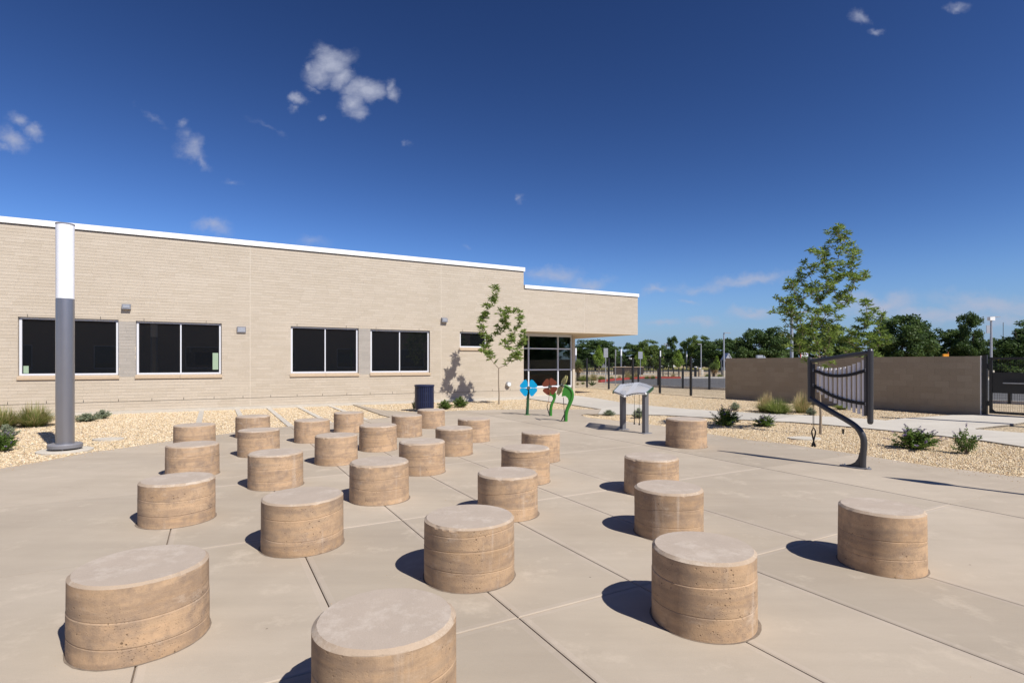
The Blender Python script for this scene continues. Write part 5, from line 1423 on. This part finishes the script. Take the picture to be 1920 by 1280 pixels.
# trees mirrored in the entrance glass, outside the frame
for x, y, h_, w_, kd_, lab in ((42, 2, 8, 9, 'a', 'tree outside the right edge mirrored in the left entrance panes'), (50, 9, 9, 9, 'd', 'tree outside the right edge mirrored in the middle entrance panes'), (56, 16, 8, 9, 'b', 'tree outside the right edge mirrored in the right entrance panes'), (37, -6, 7, 7, 'c', 'tree outside the right edge mirrored in the narrow high window')):
    t = empty('tree', (x, y, -.05)); tag(t, lab, 'tree', 'full-grown trees in the background')
    m2 = MB(); m2.tube([(0,0,0),(0,0,h_*.5)], [.25,.12], 7); m2.build('trunk', M['darkbark'], t)
    c = link('crown', CR[kd_], t, (0, 0, h_*.15)); c.scale = (w_, w_, h_*.85)

# ---- grass clumps
def grass_clump(seed, n, h_, spread, mats, lean=.55, wd_=.006):
    g = np.random.default_rng(seed); v, f, rn, mi = [], [], [], []
    for i in range(n):
        a = g.random()*6.28; r0 = spread*.28*math.sqrt(g.random()); ln = g.random()**.8*1.05; hh = h_*g.uniform(.7, 1.1)*(1.02-.52*ln)
        a2 = a + g.normal()*.5; dx, dy = math.cos(a2), math.sin(a2); px_, py_ = -dy, dx
        b0 = np.array([r0*math.cos(a), r0*math.sin(a), -.03]); k0 = len(v); w = wd_*g.uniform(.7, 1.3)
        S_ = 4
        for s in range(S_+1):
            t_ = s/S_; out = spread*ln*lean*t_**1.35; z = hh*(t_*1.05 - .32*ln*t_**2.6)
            c = b0 + np.array([dx*out, dy*out, z]); ww = w*(1-t_)**.7 + .0007
            v.append(c+np.array([px_, py_, 0])*ww); v.append(c-np.array([px_, py_, 0])*ww)
        for s in range(S_): q = k0+2*s; f.append((q, q+1, q+3, q+2)); rn.append(g.random()*.6+.4*s/S_); mi.append(0 if g.random() < .0 else (1 if i % 10 >= 7 else 0))
    me = bpy.data.meshes.new('blades'); me.from_pydata([tuple(x) for x in v], [], f)
    for m_ in mats: me.materials.append(M[m_])
    me.polygons.foreach_set('material_index', mi)
    at = me.attributes.new('rnd', 'FLOAT', 'FACE'); at.data.foreach_set('value', rn)
    return me
GM = [grass_clump(31, 1200, .62, .74, ('grassgreen', 'grasstan'), .75), grass_clump(32, 480, .62, .55, ('grasstan', 'grassgreen'), .7, .005), grass_clump(33, 800, .50, .6, ('grassgreen', 'grassgreen'), .8), grass_clump(34, 420, .75, .45, ('grasstan', 'grasstan'), .45, .004)]
def clump(mesh_i, p, sc, rz, lab, grp='bunch grasses in the gravel'):
    o = link('bunch_grass', GM[mesh_i], None, p, rz); o.scale = sc if isinstance(sc, tuple) else (sc, sc, sc); tag(o, lab, 'grass clump', grp); return o
clump(0, G(64, 797), (1.05, 1.05, 1.0), .3, 'large green-and-straw grass clump left of the big pole')
clump(0, G(6, 800), (.95, .95, .9), 2.1, 'grass clump at the left edge of the photo beside the large one')
clump(2, G(-30, 795), 1.0, 4.0, 'grass clump just outside the left edge of the photo')
clump(2, G(1458, 774), (1.35, 1.35, 1.1), .9, 'rounded green grass clump between path and brown wall')
clump(1, G(1434, 770), (1.15, 1.1, .95), .2, 'straw-coloured grass clump touching the rounded green one')
clump(3, G(1440, 771), 1.0, 1.2, 'tall wispy seed stalks behind the two touching grass clumps')
clump(1, G(1504, 772), (1.1, 1.1, 1.15), 2.9, 'straw-coloured grass clump left of the chime rear post')
clump(3, G(1500, 769), .9, 4.4, 'wispy seed stalks of the straw clump left of the chime rear post')
clump(2, G(1578, 766), (.7, .7, .35), 1.4, 'low green tuft half hidden behind the chime tubes')

# ---- shrubs
def shrub_mesh(seed, n, mat, leaf=.035, shape='dome', spikes=0, stems=16):
    """unit shrub radius .5 height 1"""
    g = np.random.default_rng(seed); m2 = MB(); tips_ = []
    C, D, W, RN = [], [], [], []
    for i in range(stems):
        a = g.random()*6.28; th = g.uniform(.05, 1.38); ln = g.uniform(.75, 1.05)
        d = np.array([math.cos(a)*math.sin(th)*.5, math.sin(a)*math.sin(th)*.5, math.cos(th)*1.0+.05]); tip = d*ln
        m2.tube([(0,0,-.05), tuple(tip*.5+np.array([0,0,.04])), tuple(tip)], [.012,.008,.004], 4, caps=False); tips_.append(tip)
        k = n//stems
        t_ = g.uniform(.25, 1.0, k)[:, None]
        C.append(tip*t_ + g.normal(size=(k, 3))*np.array([.05, .05, .06])*(1.3-t_)); dd = unit(g.normal(size=(k, 3)) + tip/np.linalg.norm(tip)*.9 + np.array([0, 0, .3])); D.append(dd); W.append(unit(np.cross(dd, rand_unit(k, g)))); br = g.random()*.5; RN.append(br+.5*g.random(k))
    C, D, W, RN = np.vstack(C), np.vstack(D), np.vstack(W), np.concatenate(RN)
    C[:, 2] = np.maximum(C[:, 2], .0)
    lm = leaf_mesh('leaves', C, D, W, leaf*g.uniform(.7, 1.4, len(C)), leaf*.42, M[mat], RN)
    sm_ = m2.mesh('stems', M['bark'])
    fm = None
    if spikes:
        C, D, W = [], [], []
        for tip in tips_[:spikes]:
            e = tip*1.05; u = tip/np.linalg.norm(tip); u = unit((u+g.normal(size=3)*.25)[None])[0]
            for s in range(26): C.append(e + u*s*.007); q = rand_unit(1, g)[0]; D.append(unit((q+u*.4)[None])[0]); W.append(unit(np.cross(D[-1], u)[None])[0])
        C, D, W = map(np.array, (C, D, W)); fm = leaf_mesh('flower_spikes', C, D, W, .045, .035, M['flower'], g.random(len(C)))
    return lm, sm_, fm
SH = {'green': shrub_mesh(41, 3600, 'shrub', .085, spikes=0, stems=44), 'bloom': shrub_mesh(42, 3400, 'shrub', .085, spikes=26, stems=40), 'sage': shrub_mesh(43, 4200, 'sage', .075, stems=70), 'open': shrub_mesh(44, 900, 'shrub', .09, spikes=5, stems=13)}
def shrub(kind, px0, px1, top, bot, lab, rz=0., cat='shrub', grp='small shrubs in the gravel'):
    p = G((px0+px1)/2, bot-(px1-px0)*.0); Z = p.y + (px1-px0)/2*p.y/FPX*.6; p = Vector((p.x*Z/p.y, Z, -.02))
    w_ = (px1-px0)*Z/FPX; h_ = (bot-top)*Z/FPX*.92
    t = empty('shrub', p, rz); tag(t, lab, cat, grp)
    for me, nm in zip(SH[kind], ('leaves', 'stems', 'flower_spikes')):
        if me is None: continue
        o = link(nm, me, t); o.scale = (w_*(1.35 if kind == 'sage' else 1.15), w_*1.05, h_*1.08)
    return t
shrub('sage', -6, 28, 797, 822, 'grey-green top-heavy shrub at the left edge behind the purple-flowered one', 1)
shrub('bloom', -20, 26, 812, 845, 'purple-flowered green shrub cut by the left edge, below the grass clumps', 2)
shrub('sage', 143, 181, 775, 789, 'wider left one of the two silver shrubs right of the big pole', .4)
shrub('sage', 179, 206, 768, 784, 'right rounder one of the two silver shrubs right of the big pole', 1.4)
shrub('green', 818, 850, 750, 766, 'light green shrub just right of the blue litter bin', 2.2)
shrub('green', 848, 877, 744, 763, 'green shrub under the tree shadow on the facade', 3.0)
shrub('open', 769, 783, 750, 767, 'sparse shrub just left of the blue litter bin', 1.0)
shrub('sage', 1131, 1153, 768, 778, 'small silver shrub in the gravel left of the tube table', 2.5)
shrub('sage', 1187, 1208, 765, 783, 'olive shrub seen between the posts of the tube table', .3)
shrub('bloom', 1334, 1386, 767, 798, 'dense dark green shrub with purple flower spikes right of the tall pale seat', 1.1)
shrub('bloom', 1414, 1455, 780, 799, 'low green shrub with few purple spikes in front of the path', 2.9)
shrub('sage', 1368, 1388, 754, 768, 'little grey shrub in the gravel before the left end of the brown wall', .8)
shrub('sage', 1511, 1530, 764, 777, 'small silver shrub at the foot of the straw clump', 1.9)
shrub('bloom', 1674, 1752, 806, 842, 'sprawling green shrub with many purple flowers in the right gravel bed', .5)
shrub('open', 1786, 1840, 806, 851, 'upright leafy shrub with purple tips at the right of the gravel bed', 2.0)
# planting strip across the driveway
strip = [(1095,701,713,30,'g'),(1113,700,712,22,'t'),(1128,703,711,20,'g'),(1147,704,710,12,'g'),(1161,703,710,12,'t'),(1177,696,709,20,'t'),(1183,702,710,14,'g'),(1193,697,709,16,'t'),(1213,703,709,12,'g'),(1224,702,709,12,'g'),(1246,703,708,10,'g'),(1262,700,708,14,'t'),(1327,700,706,14,'g'),(1349,700,706,12,'g'),(1083,716,720,8,'t'),(1093,714,719,8,'g')]
strip_lab = ['dark green clump at the foot of the big yucca','straw-and-green clump right of the big yucca','green clump left of the tall grey-backed sign post','tiny green clump left of the sign turned edge-on','tiny straw clump right of the sign turned edge-on','straw clump before the dark brown low wall, left one','green clump between the two straw clumps before the dark brown wall','straw clump before the dark brown low wall, right one','small green clump at the right end of the dark brown low wall','small green clump left of a tall fence post, behind the red kerb','tiny green clump below the utility pole','straw clump under the dark guard rail','green clump left of the right-hand yucca','green clump right of the right-hand yucca','tiny straw tuft at the building corner','tiny green tuft near the building corner']
for (px, top, bot, w_, kd_), lab in zip(strip, strip_lab):
    p = G(px, bot); s = w_*p.y/FPX; hh = (bot-top)*p.y/FPX
    m_i = 1 if kd_ == 't' else 2
    o = link('bunch_grass', GM[m_i], None, (p.x, p.y, -.04), px); o.scale = (s/.75, s/.75, hh/.45); tag(o, lab, 'grass clump', 'clumps in the planting strip across the driveway')
# yuccas
def yucca(px, top, bot, wpx, skirt, lab):
    p = G(px, bot); Z = p.y; w_ = wpx*Z/FPX; h_ = (bot-top)*Z/FPX; hs_ = (bot-skirt)*Z/FPX
    t = empty('yucca', (p.x, Z, -.04)); tag(t, lab, 'yucca', 'yuccas across the driveway')
    g = np.random.default_rng(int(px)); m2 = MB(); m2.tube([(0,0,0),(0,0,hs_)], [w_*.16, w_*.14], 8); m2.build('trunk', M['darkbark'], t)
    for nm, n, mat, dn in (('leaves', 420, 'elm2', 0), ('dead_skirt', 260, 'yuccaskirt', 1)):
        u = rand_unit(n, g)
        if dn: u[:, 2] = -np.abs(u[:, 2])*1.6-.2
        else: u[:, 2] = np.abs(u[:, 2])*1.0-.15
        u = unit(u); C = np.zeros((n, 3)); C[:, 2] = hs_ + g.uniform(-.1, .12, n)*h_; W = unit(np.cross(u, rand_unit(n, g)))
        link(nm, leaf_mesh(nm, C, u, W, w_*.55*g.uniform(.8, 1.15, n), .05, M[mat], g.random(n)), t)
yucca(1084, 668, 713, 22, 687, 'big yucca with dead brown skirt beside the entrance corner')
yucca(1338.5, 679, 706, 19, 690, 'yucca with straw skirt left of the tall lamp post')
p = G(1110, 722); t = empty('agave', (p.x, p.y, -.04)); tag(t, 'tiny dark agave in the gravel between the left fence posts', 'agave')
g = np.random.default_rng(3); u = rand_unit(40, g); u[:, 2] = np.abs(u[:, 2])+.5; u = unit(u)
link('leaves', leaf_mesh('leaves', np.zeros((40, 3)), u, unit(np.cross(u, rand_unit(40, g))), .42, .06, M['elm'], g.random(40)), t)

# leaf litter and pebbles strayed onto the paving
mb = MB(); rr = random.Random(5)
edge_l = pts((0,878),(87.5,863),(162.5,848.5),(240,838),(345,822.5),(440,810),(530,800),(682.5,786.5),(733,781.7))
edge_r = pts((1103,782.5),(1164,788.7),(1247,799),(1327,812.7),(1411,825),(1480,832),(1613,851.7),(1747,873.4),(1833,883.5),(1920,894.4))
for i in range(1100):
    if i < 160: x, y = rr.uniform(-7, 8), rr.uniform(2.2, 15); s = rr.uniform(.003, .007)
    else:
        E_ = edge_l if rr.random() < .5 else edge_r; q = rr.randrange(len(E_)-1); f_ = rr.random()
        x, y = E_[q][0]*(1-f_)+E_[q+1][0]*f_, E_[q][1]*(1-f_)+E_[q+1][1]*f_
        d_ = rr.random()**3*.7; x += (.35 if E_ is edge_l else -.35)*d_; y -= d_*.9; s = rr.uniform(.005, .013)
    a = rr.uniform(0, 6.28)
    mb.add([(x+s*math.cos(a+k_*1.57)*rr.uniform(.6, 1), y+s*math.sin(a+k_*1.57)*rr.uniform(.6, 1), .0005) for k_ in range(4)]+[(x, y, s*.8)], [(0,1,4),(1,2,4),(2,3,4),(3,0,4)])
tag(mb.build('stray_pebbles', M['stone']), kind='stuff')
